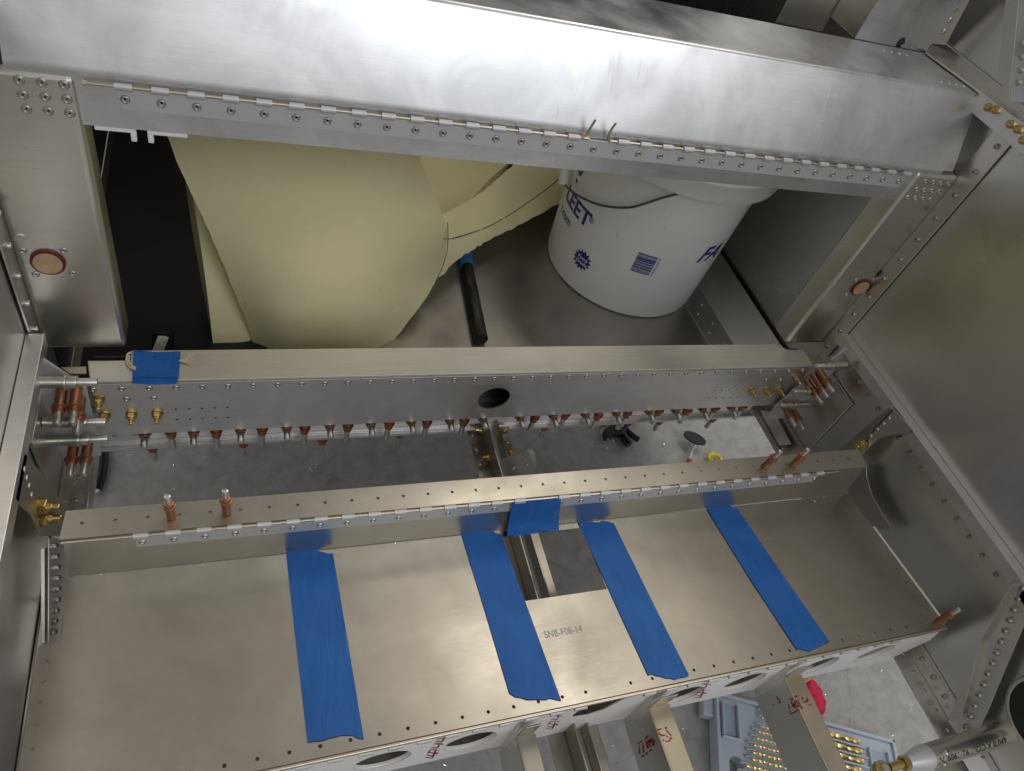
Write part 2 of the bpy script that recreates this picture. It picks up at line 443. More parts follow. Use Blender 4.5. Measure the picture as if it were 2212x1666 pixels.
# sheet-metal holding pins (spring fasteners)
CB = lathe_mesh('pin_body', [(.0040, 0), (.0058, .0006), (.0060, .0030), (.0060, .0250), (.0062, .0262)], M['copper'], 16)
CC = lathe_mesh('pin_collar', [(.0062, .0262), (.0080, .0264), (.0082, .0275), (.0078, .0288), (.0064, .0292), (.0064, .0330), (.0060, .0345), (.0048, .0350)], M['copper'], 16)
CP = lathe_mesh('pin_plunger', [(.0042, .034), (.0043, .0500), (.0040, .0512), (.0034, .0516)], M['steel'], 14)
GB = lathe_mesh('pin_body_silver', [(.0048, 0), (.0066, .0006), (.0068, .0030), (.0068, .0300), (.0070, .0312)], M['greysteel'], 16)
GC = lathe_mesh('pin_collar_silver', [(.0070, .0312), (.0088, .0314), (.0090, .0325), (.0086, .0335), (.0070, .0340), (.0070, .042), (.0066, .0435), (.0052, .044)], M['greysteel'], 16)
GP = lathe_mesh('pin_plunger_silver', [(.0046, .043), (.0047, .0610), (.0044, .0622), (.0036, .0626)], M['steel'], 14)
def pin(pos, d, label, group, silver=False, s=1.0, l=None):
    o = thing('holding_pin', label, 'fastener', pos, group)
    o.rotation_euler = orient(d); o.scale = (s, s, l or s)
    for nm, me in zip(('body', 'collar', 'plunger'), (GB, GC, GP) if silver else (CB, CC, CP)):
        c = bpy.data.objects.new(nm, me); C.objects.link(c); c.parent = o
    return o
ORD = ['first', 'second', 'third', 'fourth', 'fifth', 'sixth', 'seventh', 'eighth', 'ninth', 'tenth', 'eleventh', 'twelfth', 'thirteenth', 'fourteenth',
       'fifteenth', 'sixteenth', 'seventeenth', 'eighteenth', 'nineteenth', 'twentieth']

# ================================================================== SETTING
XL, XR = -.180, .808           # inner faces of the two fuselage sides
ZB = -.757                     # belly
floor = mobj('concrete_floor', [(-6, -6, -H), (6, -6, -H), (6, 6, -H), (-6, 6, -H)], [(0, 1, 2, 3)], M['concrete'])
setp(floor, kind='structure')

# ================================================================== FUSELAGE SIDES
def side(sgn):
    X = XR if sgn > 0 else XL
    lab = 'right fuselage side wall of dull aluminium sheet with riveted ledge' if sgn > 0 else 'left fuselage side wall of dull aluminium sheet with flat ledge bar'
    t = thing('fuselage_side', lab, 'side wall', (X, .3, ZB), 'fuselage side walls')
    # skin
    plate('skin', [(X, -.15, ZB - .001), (X, 1.16, ZB - .001), (X, 1.16, -.215), (X, -.15, -.215)], (sgn, 0, 0), .002, M['skin'], t)
    # ledge (angle) running along the wall
    xi = X - sgn * .015
    y1 = .530; y0 = -.02
    lo, hi = sorted((xi, X - sgn * .0004))
    led = box('ledge', (lo, y0, -.5665), (hi, y1, -.550), M['spar'], t, .0006)
    a, b = sorted((X - sgn * .0006, X - sgn * .0030))
    fl = box('ledge_flange', (a, y0, -.592), (b, y1 - .004, -.5668), M['sheet'], t, .0004)
    ys = [.515 - .0242 * i for i in range(22)]
    for y in ys: fix(fl, (X - sgn * .003, y, -.580), (-sgn, 0, 0), TR if sgn > 0 else RV, s=.72)
    # upper longeron along the top edge
    a, b = sorted((X - sgn * .0006, X - sgn * .020))
    box('longeron', (a, -.1, -.246), (b, .70, -.226), M['spar'], t, .0008)
    # belly side angle
    a, b = sorted((X - sgn * .0006, X - sgn * .030))
    ba = box('belly_angle', (a, -.1, ZB + .0004), (b, .62, ZB + .0030), M['spar'], t, .0004)
    for i in range(7): fix(ba, (X - sgn * .013, .01 + .0235 * i, ZB + .003), (0, 0, 1), SR, s=.6)
    a, b = sorted((X - sgn * .0006, X - sgn * .0028))
    bw = box('belly_angle_web', (a, -.1, ZB + .0032), (b, .62, ZB + .028), M['sheet'], t, .0004)
    for i in range(7): fix(bw, (X - sgn * .0028, .02 + .0235 * i, ZB + .017), (-sgn, 0, 0), TR, s=.7)
    return t
wallR = side(1); wallL = side(-1)

# ================================================================== FRAMES (upright posts either side of the luggage bay)
FY = .5535
def frame(sgn):
    inner = .738 if sgn > 0 else -.105; outer = XR - .001 if sgn > 0 else XL + .001
    lab = 'upright sheet-metal frame post at right end of the crossbar' if sgn > 0 else 'upright sheet-metal frame post at left end of the crossbar, with red-ringed hole'
    t = thing('frame_post', lab, 'frame post', ((inner + outer) / 2, .57, -.597), 'frame posts')
    a, b = sorted((inner, outer - sgn * .002))
    hz = -.484; hx = .790 if sgn > 0 else -.153
    web = box('web', (a, FY, -.597), (b, .590, -.3085), M['sheet'], t, .0055, 5)
    # flange along the skin, towards the viewer
    a, b = sorted((outer - sgn * .0005, outer - sgn * .0026))
    fl = box('flange', (a, .531, -.600), (b, FY + .006, -.240), M['sheet'], t, .0006)
    for i in range(11):
        fix(fl, (outer - sgn * .0026, .542, -.590 + .033 * i), (-sgn, 0, 0), TR, s=.75)
    # ringed opening
    rg = cyl('opening_ring', (hx, FY - .0022, hz), (hx, FY + .001, hz), .0135, .0135, M['red'], t, 28)
    cyl('opening', (hx, FY - .0034, hz), (hx, FY - .0020, hz), .0112, .0112, M['wood'], rg, 28)
    for dx, dz in ((-.0165, .0115), (.0140, .0135), (-.0120, -.0150), (.0165, -.0130)):
        fix(t, (hx + dx, FY, hz + dz), (0, -1, 0), RV, s=.7)
    cyl('plain_hole', (hx + (-.0155 if sgn < 0 else .0145), FY - .0008, hz + .0245), (hx + (-.0155 if sgn < 0 else .0145), FY + .001, hz + .0245), .0048, .0048,
        M['sheet'] if sgn < 0 else M['dark'], t, 18)
    # rivet patch that holds the crossbar
    if sgn < 0:
        for i in range(3):
            for j in range(3): fix(t, (-.140 + .0138 * i, FY, -.3150 - .0112 * j), (0, -1, 0), RV, s=.82)
    else:
        for j in range(3):
            for i in range(4): fix(t, (.757 + .0125 * i - .004 * j, FY, -.3185 - .0115 * j), (0, -1, 0), RV, s=.78)
    return t
frameR = frame(1); frameL = frame(-1)

# ================================================================== CROSSBAR (upper, brightly lit)
beam = thing('crossbar', 'wide bright brushed aluminium crossbar with long riveted hinge strip', 'crossbar', (.31, .60, -.347))
def bx0(p): return -.148 if p.y > -.300 else (-.148 if p.y > -.306 else -.150)
def bx1(p): return .790 + (.008 if -.262 < p.y < -.240 else 0) if p.y > -.304 else .775
sh = bent('bent_sheet', [(.684, -.2275), (.593, -.2275), (.5560, -.3045), (.5560, -.3475)], 'x', bx0, bx1, .0016, M['beam'], beam, r=.0035, n=6)
leaf = plate('hinge_leaf', [(-.0795, .5545, -.3125), (.7240, .5545, -.3125), (.7225, .5545, -.3300), (-.0775, .5545, -.3300)], (0, -1, 0), .0014, M['hinge'], beam)
KN = lathe_mesh('knuckle', [(.0027, 0), (.0027, .0118)], M['hinge'], 14)
def knuckle(parent, x, y, z, L=1.0):
    o = link('knuckle', KN, parent, (x, y, z)); o.rotation_euler = orient((1, 0, 0)); o.scale = (1, 1, L)
    return o
HZ = -.3108; HY = .5520
for i in range(16): knuckle(leaf, -.0795 + .02465 * i, HY, HZ)
for i in range(16): knuckle(leaf, .3430 + .02465 * i, HY, HZ)
for p in line_pts((-.0738, .5530, -.3212), (.7165, .5530, -.3218), 33): fix(leaf, p, (0, -1, 0), RV, s=.76)
wire('hinge_pin', [(-.0985, HY, HZ), (-.05, HY, HZ), (.1, HY, HZ), (.296, HY, HZ), (.3035, HY, HZ), (.3075, HY - .001, HZ + .004), (.3085, HY - .002, HZ + .012), (.3095, HY - .004, HZ + .022)], .0012, M['pin'], beam, 8)
wire('hinge_pin', [(.7290, HY, HZ), (.60, HY, HZ), (.45, HY, HZ), (.345, HY, HZ), (.3340, HY, HZ), (.3305, HY - .001, HZ + .004), (.3300, HY - .002, HZ + .012), (.3310, HY - .004, HZ + .021)], .0012, M['pin'], beam, 8)
cyl('hinge_pin_end', (-.1000, HY, HZ), (-.0975, HY, HZ), .0022, .0016, M['pin'], beam, 10)
for i in range(11):
    x0 = -.0738 + .0247 * (3 * i + 1) + .005
    text_on('stamped_number', '131157-1', .0052, lambda a, b, x0=x0: Vector((x0 + a, .5530, -.3185 + b)), M['hinge'], leaf)
# two small white hooks under the left end
for a, b, sgn in ((-.0985, -.0700, 1), (-.0330, -.0620, -1)):
    lo, hi = sorted((a, b))
    hk = box('hook', (lo, .5565, -.3515), (hi, .5620, -.3478), M['film'], beam, .0005)
    e = b
    lo2, hi2 = sorted((e, e - sgn * .004))
    box('hook_lip', (lo2, .5566, -.3590), (hi2, .5619, -.3516), M['film'], hk, .0005)
for x0, y0 in ((.700, .668), (.790 - .028, .607)):
    for i in range(4): fix(sh, (x0 + .012 * i - (.0 if y0 > .64 else .022), y0, -.2275), (0, 0, 1), SR, s=.55)

# ---- upright panel behind the crossbar, upper right
t = thing('upright_panel', 'smooth upright aluminium panel behind right end of the crossbar', 'panel', (.73, .69, -.2275))
plate('sheet', [(.668, .686, -.2270), (.780, .686, -.2270), (.780, .686, .10), (.668, .686, .10)], (0, 1, 0), .0016, M['beam'], t,
      holes=[circle(py(*Q(2, 0, 1452, 262), .686), .0062, (0, 1, 0), 18)])
box('edge_flange', (.6685, .6880, -.2268), (.6705, .740, .10), M['sheet'], t, .0005)
box('inner_strip', (.600, .742, -.2450), (.6700, .744, .10), M['sheet'], t, .0005)
fix(t, py(*Q(2, 0, 1138, 130), .742), (0, -1, 0), RV, s=.8)
# ---- upper corner assembly at far right
t = thing('corner_gusset', 'riveted corner gusset and bolts where crossbar meets right wall', 'gusset', (.79, .6, -.23))
g0 = [Q(2, 0, 1605, 318), Q(2, 0, 1640, 270), Q(2, 0, 2110, 605), Q(2, 0, 2205, 690), Q(2, 0, 2205, 760)]
gp = plate('gusset_plate', [pz(*q, -.2245) for q in g0], (0, 0, -1), .0020, M['sheet'], t)
for x, y in ((1703, 300), (1855, 412), (1952, 485), (2085, 588)): fix(gp, pz(*Q(2, 0, x, y), -.2245), (0, 0, 1), BOLT if x < 0 else SR, 'rivet', 1.25)
post = plate('post', [py(*Q(2, 0, x, y), .690) for x, y in ((1632, 268), (1725, 278), (1905, -60), (1800, -60))], (0, 1, 0), .0020, M['sheet'], t)
for x, y in ((1785, 52), (1750, 120), (1713, 190)): fix(post, py(*Q(2, 0, x, y), .690), (0, -1, 0), SR, s=1.0)
for x, y in ((1985, 658), (2030, 672), (2122, 760), (2168, 792), (2200, 858)):
    fix(t, px(*Q(2, 0, x, y), .788), (-1, -.5, 0), BOLT, 'bolt', .62)
t = thing('upper_skin', 'grey upper side panel at top right corner above the ledge', 'panel', (.86, .6, -.2))
plate('sheet', [(.812, .86, -.235), (.812, -.05, -.235), (.86, -.05, .16), (.86, .86, .16)], (1, 0, .1), .002, M['skin'], t)
dp = plate('door_post', [px(*Q(2, 0, x, y), .80) for x, y in ((2095, -60), (2180, -60), (2115, 600), (2040, 480))], (1, 0, 0), .0016, M['sheet'], t)
dq = plate('door_post_face', [px(*Q(2, 0, x, y), .798) for x, y in ((2182, -60), (2420, -60), (2420, 640), (2117, 625))], (1, 0, 0), .0016, M['beam'], t)
for x, y in ((2197, 270), (2192, 350), (2185, 430), (2172, 505)): fix(dq, px(*Q(2, 0, x, y), .798), (-1, 0, 0), SR, s=.9)

# ================================================================== LUGGAGE BAY
t = thing('luggage_floor', 'plain aluminium luggage bay floor under the bucket and foam', 'floor panel', (.31, .85, -.70))
plate('sheet', [(XL + .003, .566, -.700), (XR - .003, .566, -.700), (XR - .003, 1.146, -.700), (XL + .003, 1.146, -.700)], (0, 0, -1), .002, M['bayfloor'], t)
t = thing('floor_shade', 'dark sheet added as shade on luggage floor left of the foam', 'mat', (-.07, .85, -.70))
box('mat', (XL + .012, .596, -.6996), (.035, 1.14, -.6970), M['bayshade'], t, .0008)  # dark sheet added so the floor here looks shaded
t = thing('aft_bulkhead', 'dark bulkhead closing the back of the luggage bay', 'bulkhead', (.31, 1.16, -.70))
plate('sheet', [(XL, 1.150, -.700), (XR, 1.150, -.700), (XR, 1.150, .12), (XL, 1.150, .12)], (0, 1, 0), .002, M['bayshade'], t)  # bulkhead coloured near-black in place of real shade
t = thing('corner_angle', 'riveted aluminium angle between luggage floor and right wall', 'angle', (.74, .8, -.70))
a1 = box('floor_leg', (.708, .570, -.6998), (.757, 1.14, -.6975), M['spar'], t, .0005)
a2 = plate('wall_leg', [(.7575, .570, -.6998), (.7575, 1.14, -.6998), (.800, 1.14, -.655), (.800, .570, -.655)], (1, 0, -1), .0018, M['skin'], t)
for i in range(12):
    fix(a1, (.722 + .018 * (i % 2), .585 + .022 * i, -.6975), (0, 0, 1), RV, s=.62)
# dark stiffener on the left wall of the bay
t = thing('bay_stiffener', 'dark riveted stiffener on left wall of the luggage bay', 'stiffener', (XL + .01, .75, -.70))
lp = plate('bayshade', [(XL + .0012, .592, -.698), (XL + .0012, 1.148, -.698), (XL + .0012, 1.148, -.216), (XL + .0012, .592, -.216)], (1, 0, 0), .0012, M['bayshade'], t)  # added wall sheet that carries the bay's shade as colour
st = plate('strip', [(XL + .0030, .80, -.69), (XL + .0030, .86, -.69), (XL + .0030, .98, -.30), (XL + .0030, .92, -.30)], (1, 0, 0), .010, M['shadedmetal'], t)
for i in range(7):
    f = i / 6; fix(st, (XL + .0130, .822 + .125 * f, -.66 + .33 * f), (1, 0, 0), SR, s=.8)

# ================================================================== SPAR (middle, with the row of holding pins)
SY, SZ = .513, -.600
spar = thing('main_spar', 'long grey aluminium spar with flat top and oval-looking hole in its web', 'spar', (.31, .53, -.763))
Xa, Xb = -.1345, .7640
tp = [(188.7, 779), (281, 778.3), (283, 757), (1686, 743), (1692, 751), (1702, 755), (1736, 755.5), (1756, 786)]
P = [pz(u, v, SZ) for u, v in tp]
P += [Vector((Xb, SY, SZ)), Vector((Xa, SY, SZ))]
cap = plate('cap', P, (0, 0, -1), .0030, M['cap'], spar, bevel=.0008)
hc = Vector((.2945, SY, -.6485)); hole = circle(hc, .0205, (0, 1, 0), 40)
sm = [circle((xx, SY, zz), .0013, (0, 1, 0), 8) for zz in (-.6475, -.6655) for xx in [-.0625 + .0127 * i for i in range(5)] + [.623 + .0127 * i for i in range(5)]]
web = plate('web', [(Xa, SY, SZ - .0032), (Xb, SY, SZ - .0032), (Xb, SY, -.6880), (Xa, SY, -.6880)], (0, 1, 0), .0022, M['spar'], spar, holes=[hole] + sm)
dbl = plate('doubler', [(Xa, SY - .0001, SZ - .0034), (Xb, SY - .0001, SZ - .0034), (Xb, SY - .0001, -.6200), (Xa, SY - .0001, -.6200)], (0, -1, 0), .0012, M['spar'], spar)
box('inner_wall', (Xa, .548, -.690), (Xb, .5505, SZ - .0032), M['shadedmetal'], spar, .0005)  # dark colour makes the inside of the web hole look unlit
box('bottom_flange', (Xa, SY + .0023, -.6902), (Xb, .5478, -.6882), M['spar'], spar, .0005)
for p in line_pts((-.133, SY - .0013, -.6105), (.7515, SY - .0013, -.6070), 37): fix(spar, p, (0, -1, 0), RV, s=.72)
for x in (-.106, -.0815, .7010, .7265): fix(spar, (x, SY, -.6280), (0, -1, 0), RV, s=.72)
for q in ((-.1305, -.6270), (-.1290, -.6535), (-.1045, -.6535), (-.0805, -.6535), (.7510, -.6230), (.6890, -.6500), (.7150, -.6500), (.7400, -.6500)):
    fix(spar, (q[0], SY, q[1]), (0, -1, 0), BOLT, 'bolt', .80)
lw = thing('lower_web', 'white film covered strip hanging below the grey spar', 'web', (.31, .536, -.763))
zw = py(1000, 919, .5450).z
low = plate('sheet', [(-.098, .5450, -.6908), (.760, .5450, -.6908), (.760, .5450, zw), (-.098, .5450, zw)], (0, 1, 0), .002, M['film'], lw)
bare = plate('bare_end', [(-.150, .5445, -.6908), (-.098, .5445, -.6908), (-.098, .5445, zw), (-.150, .5445, zw)], (0, 1, 0), .0025, M['hinge'], lw)
for x in (-.132, -.111): fix(bare, (x, .5445, -.730), (0, -1, 0), SR, s=.8)
bent('edge_angle', [(.5438, zw + .004), (.5438, zw - .003), (.5380, zw - .003)], 'x', -.150, .768, .0012, M['spar'], lw, r=.0015, n=3)
bl = box('belly_lip', (-.158, .5475, -.7660), (.790, .575, -.7632), M['spar'], lw, .0005)

# ---- holding pins on the spar
fwd = [(0, 880, 1230), (0, 1185, 1212), (0, 1475, 1190), (0, 1760, 1178), (0, 2027, 1165), (1, 250, 1150), (1, 500, 1140), (1, 740, 1123), (1, 958, 1085), (1, 1175, 1105), (1, 1385, 1092),
       (1, 1587, 1072), (1, 1780, 1058), (1, 1973, 1060), (1, 2150, 1040), (2, 118, 1035), (2, 285, 1030), (2, 457, 1025)]
for i, (c, x, y) in enumerate(fwd):
    p = py(*Q(c, 1, x, y - 4), .5015); d = nrm(Vector((random.uniform(-.03, .03), -1, random.uniform(-.03, .03)))); p = p - d * .0516 * .86; p.z = min(p.z, -.6985)
    pin(p, d, 'copper holding pin pointing at viewer below spar web, %s from the left' % ORD[i], 'pins pointing forward under the spar', s=.86)
dn = [(0, 1063, 1225), (0, 1330, 1220), (0, 1603, 1205), (0, 1862, 1195), (0, 2118, 1180), (1, 85, 1180), (1, 330, 1165), (1, 563, 1155), (1, 785, 1145), (1, 1205, 1120), (1, 1395, 1100), (1, 1590, 1105), (1, 1770, 1090),
      (1, 1960, 1075), (1, 2130, 1070), (2, 95, 1070), (2, 262, 1055), (2, 430, 1045)]
dn = [d for i, d in enumerate(dn) if i != 5]
for i, (c, x, y) in enumerate(dn):
    d = nrm(Vector((random.uniform(-.05, .05), -.06, -1))); p = pz(*Q(c, 1, x, y), -.7400) - d * .0516 * 1.25
    pin(p, d, 'copper pin hanging down in upper row under spar, %s from the left' % ORD[i], 'pins hanging in the upper row', s=.84, l=1.25)
lo = [(0, 950, 1295), (0, 1488, 1262), (0, 1967, 1243), (1, 400, 1200), (1, 810, 1165), (1, 1280, 1155), (1, 1640, 1130), (1, 1975, 1115), (2, 258, 1100)]
for i, (c, x, y) in enumerate(lo):
    d = nrm(Vector((random.uniform(-.05, .05), -.04, -1))); p = pz(*Q(c, 1, x, y), -.7960) - d * .0516 * 1.05
    pin(p, d, 'copper pin hanging below white strip in lowest row, %s from the left' % ORD[i], 'pins hanging in the lowest row', s=.86, l=1.05)

# ================================================================== SPAR END BRACKETS
def end_bracket(sgn):
    lab = 'angled end bracket at right end of spar, carrying copper and silver pins' if sgn > 0 else 'angled end bracket at left end of spar, carrying copper and silver pins'
    if sgn > 0:
        t = thing('end_bracket', lab, 'bracket', (.78, .51, -.71), 'spar end brackets')
        plate('face', [Vector(p) for p in ((.7500, .5060, -.6830), (.7880, .5060, -.5560), (.8060, .5060, -.5640), (.8060, .5060, -.7150), (.7560, .5060, -.7150))], (0, 1, 0), .003, M['hinge'], t, bevel=.0006)
        box('side_leg', (.8035, .450, -.7150), (.8065, .5058, -.6100), M['sheet'], t, .0005)
        cp = plate('cap_end', [pz(*Q(2, 1, x, y), -.6045) for x, y in ((862, 650), (950, 650), (985, 700), (905, 706))], (0, 0, -1), .002, M['kraft'], t)
    else:
        t = thing('end_bracket', lab, 'bracket', (-.16, .51, -.71), 'spar end brackets')
        plate('face', [Vector(p) for p in ((-.1790, .5060, -.5500), (-.1670, .5060, -.5560), (-.1370, .5060, -.6010), (-.1400, .5060, -.7150), (-.1790, .5060, -.7150))], (0, 1, 0), .003, M['hinge'], t, bevel=.0006)
        box('side_leg', (-.1790, .450, -.7150), (-.1760, .5058, -.6100), M['sheet'], t, .0005)
        cp = plate('cap_end', [pz(*Q(0, 1, x, y), -.6045) for x, y in ((370, 730), (530, 725), (530, 770), (430, 770))], (0, 0, -1), .002, M['kraft'], t)
    return t
end_bracket(1); end_bracket(-1)
def pin_tip(c, x, y, yb, L=.0515 * .84):
    """base on plane y=yb of a forward-pointing pin whose tip shows at that picture point"""
    p = py(*Q(c, 1, x, y), yb - L); p.y = yb; return p
G = 'copper pins on the spar end brackets'
for (c, x, y), lab in (((0, 343, 1085), 'outer copper pin of the upper left pair at left spar end'), ((0, 440, 1080), 'middle copper pin of the upper cluster at left spar end'),
                       ((0, 462, 1140), 'copper pin half hidden behind others at left spar end'), ((0, 425, 1400), 'outer copper pin of the lower left pair above the metal shavings'),
                       ((0, 515, 1395), 'inner copper pin of the lower left pair above the metal shavings'),
                       ((2, 965, 955), 'left copper pin of the upper three at right spar end'), ((2, 1005, 915), 'middle copper pin of the upper three at right spar end'),
                       ((2, 1040, 885), 'right copper pin of the upper three at right spar end'), ((2, 810, 1090), 'left copper pin of the lower two at right spar end'),
                       ((2, 862, 1110), 'right copper pin of the lower two at right spar end')):
    pin(pin_tip(c, x, y, .5055), (random.uniform(-.03, .03), -1, random.uniform(-.04, .02)), lab, G, s=.84)
G = 'silver pins pointing sideways at the spar ends'
for (c, x, y), lab in (((0, 600, 812), 'upper silver pin pointing right at left spar end'), ((0, 648, 1052), 'middle silver pin pointing right at left spar end'), ((0, 662, 1165), 'lower silver pin pointing right at left spar end')):
    p = py(*Q(c, 1, x, y), .487); p.x -= .0626 * .85
    pin(p, (1, random.uniform(-.03, .03), random.uniform(-.05, .0)), lab, G, True, s=.85)
for (c, x, y), lab in (((2, 925, 718), 'upper silver pin pointing left at right spar end'), ((2, 785, 882), 'middle silver pin pointing left at right spar end'), ((2, 705, 966), 'lower silver pin pointing left at right spar end')):
    p = py(*Q(c, 1, x, y), .487); p.x += .0626 * .85
    pin(p, (-1, random.uniform(-.03, .03), random.uniform(-.03, .03)), lab, G, True, s=.85)

# ================================================================== SEAT PAN
YR, YF = .340, .1465
pan = thing('seat_pan', 'broad dull aluminium seat pan crossed by blue tape strips', 'seat pan', (.31, .25, -.66))
def pv(x, y): return Vector((x, y, panz(y)))
outl = [pv(-.156, YF), pv(.757, YF), pv(.757, YR - .002), pv(-.146, YR - .002), pv(-.142, .2785), pv(-.158, .2765)]
cut = [pv(.258, .2575), pv(.264, .2535), pv(.357, .2535), pv(.357, .3310), pv(.258, .3310)]
fh = []
for i in range(37):
    x = -.138 + .0240 * i
    if .29 < x < .35 and i % 2: continue
    fh.append(circle(pv(x, YF + .0085), .0017, PN, 8))
rt = [circle(pv(.7475, .17 + .018 * i), .0012, PN, 8) for i in range(5)]
lt = [circle(pv(-.1495, .262 - .017 * i), .0014, PN, 8) for i in range(6)]
sheet = plate('sheet', outl, -PN, .0012, M['pan'], pan, holes=[cut] + fh + rt + lt)
zr = panz(YR)
rh = [circle((-.125 + .0247 * i, .3525, -.5935), .0016, (0, 0, 1), 8) for i in range(35)]
rweb = plate('rear_web', [(-.144, YR - .0015, zr + .0006), (.752, YR - .0015, zr + .0006), (.734, YR - .0015, -.5950), (-.138, YR - .0015, -.5950)], (0, 1, 0), .0014, M['sheet'], pan)
rfl = plate('rear_flange', [(-.140, YR - .0015, -.5935), (.738, YR - .0015, -.5935), (.742, .3655, -.5935), (-.138, .3655, -.5935)], (0, 0, -1), .0014, M['pan'], pan, holes=rh)
rleaf = plate('hinge_leaf', [(-.0855, YR - .0016, -.5985), (.6635, YR - .0016, -.5985), (.6630, YR - .0016, -.6160), (-.0860, YR - .0016, -.6160)], (0, -1, 0), .0013, M['hinge'], pan)
for i in range(31):
    if 15 <= i <= 15: continue
    knuckle(rleaf, -.0865 + .0247 * i, YR - .0030, -.5962, 1.0)
for i in range(31): fix(rleaf, (-.0805 + .0247 * i, YR - .0029, -.6075), (0, -1, 0), RV, s=.68)
wire('hinge_pin', [(-.139, YR - .0030, -.5962), (.1, YR - .0030, -.5962), (.4, YR - .0030, -.5962), (.690, YR - .0030, -.5962)], .0013, M['pin'], pan, 8)
for i in range(10):
    x0 = -.0805 + .0247 * (3 * i + 1) + .004
    text_on('stamped_number', '131157-1', .0048, lambda a, b, x0=x0: Vector((x0 + a, YR - .00295, -.6045 + b)), M['hinge'], rleaf)
text_on('part_number', 'SNB-F08-14', .0105, lambda a, b: pv(.2720 + a * .80, .2120 + b) + PN * .0002, M['greyink'], sheet)
wire('front_hinge_pin', [(-.10, YF - .0018, panz(YF) - .0010), (.2, YF - .0018, panz(YF) - .001), (.5, YF - .0018, panz(YF) - .001), (.757, YF - .0018, panz(YF) - .001)], .0019, M['pin'], sheet, 8)
cs_ = [px(*Q(2, 1, x, y), .7880) for x, y in ((1125, 1345), (1160, 1335), (1235, 1330), (1240, 1400), (1265, 1500), (1330, 1620))] + [px(*Q(2, 2, x, y), .7880) for x, y in ((1385, 165), (1375, 188), (1295, 185), (1200, 80))] + [px(*Q(2, 1, x, y), .7880) for x, y in ((1145, 1560), (1118, 1450))]
plate('corner_patch', cs_, (1, 0, 0), .0016, M['bayfloor'], pan)  # thin flat patch near the right wall by the pan's rear corner
plate('side_flange', [pv(.7572, YF + .004), pv(.7572, .285), pv(.7572, .285) + Vector((.0018, 0, .0022)), pv(.7572, YF + .004) + Vector((.0018, 0, .0022))], (1, 0, -1), .0010, M['sheet'], pan)
# ---- standing pins
G = 'pins standing on the seat pan'
for (q, pl), lab in (((Q(0, 1, 1052, 1648), 0), 'left of the two copper pins standing on the rear flange at left'), ((Q(0, 1, 1390, 1622), 0), 'right of the two copper pins standing on the rear flange at left'),
                     ((Q(2, 1, 612, 1342), 0), 'left of the two copper pins standing on the rear flange at right'), ((Q(2, 1, 788, 1330), 0), 'right of the two copper pins standing on the rear flange at right'),
                     ((Q(2, 2, 1682, 748), 1), 'lone copper pin standing at right front corner of the seat pan')):
    p = pp(*q) if pl else pz(*q, -.5935)
    pin(p, (random.uniform(-.05, .05), random.uniform(-.05, .05), 1), lab, G, s=.68)

# ================================================================== FRONT WEB below the pan's front edge
fw = thing('front_web', 'white film covered front web with large round lightening holes', 'web', (.31, .15, ZB))
WY = .1485
def rnd(cx, r=.0262, z=-.7080, n=28): return circle((cx, WY, z), r, (0, 1, 0), n)
hxs = [-.055, .028, .112, .195, .430, .512, .617, .704]
notch = [(.300, -.684), (.3215, -.684), (.345, -.6520), (.372, -.6520)]
ow = [(-.15, WY, ZB + .002), (.770, WY, ZB + .002), (.790, WY, -.700), (.770, WY, -.6560), (.352, WY, -.6560), (.336, WY, -.690), (.331, WY, -.700), (.318, WY, -.706), (.302, WY, -.703), (.296, WY, -.692), (.300, WY, -.6560), (-.15, WY, -.6560)]
fwp = plate('sheet', ow, (0, 1, 0), .0014, M['film'], fw, holes=[rnd(x) for x in hxs])
for x in hxs:       # flanged lips
    v, f = lathe_data([(.0268, .0006), (.0262, .0002), (.0259, -.0012), (.0257, -.0030)], 28, False)
    mobj('hole_lip', [Vector((x + a.x, WY - a.z + .0014, -.7080 + a.y)) for a in v], f, M['film'], fw, smooth=True)
box('inner_ledge', (-.14, WY + .002, -.7370), (.765, WY + .045, -.7355), M['sheet'], fw, .0004)
fleaf = plate('hinge_leaf', [(-.12, WY - .0003, -.6445), (.755, WY - .0003, -.6445), (.755, WY - .0003, -.6556), (-.12, WY - .0003, -.6556)], (0, 1, 0), .0012, M['hinge'], fw)
for i in range(33):
    x = -.1135 + .02465 * i
    if .285 < x < .338: continue
    knuckle(fleaf, x, WY - .0040, -.6475, 1.05)
def sq(u0, v0, s): return lambda x, y: py(u0 + s * x, v0 + s * y, WY - .0004)
L1 = [[(170, 1140), (300, 1150), (360, 1050), (420, 1060)], [(200, 1090), (310, 1120), (330, 1070)], [(220, 1040), (340, 1060), (370, 990), (270, 1000), (220, 1060)], [(280, 960), (400, 960), (430, 900), (340, 880)],
      [(330, 890), (440, 880), (500, 900)], [(370, 840), (480, 850), (520, 780)], [(380, 800), (530, 780)], [(420, 760), (540, 750)], [(390, 1010), (440, 990)], [(360, 1060), (400, 1070)]]
strokes('ink_stamp', L1, .0022, sq(898.7, 1503.5, .11719), Vector((0, 1, 0)), M['redink'], fwp)
strokes('ink_stamp', L1, .0020, sq(1160, 1449, .11), Vector((0, 1, 0)), M['redink'], fwp)
strokes('ink_stamp', L1, .0020, sq(1480, 1381, .11), Vector((0, 1, 0)), M['redink'], fwp)

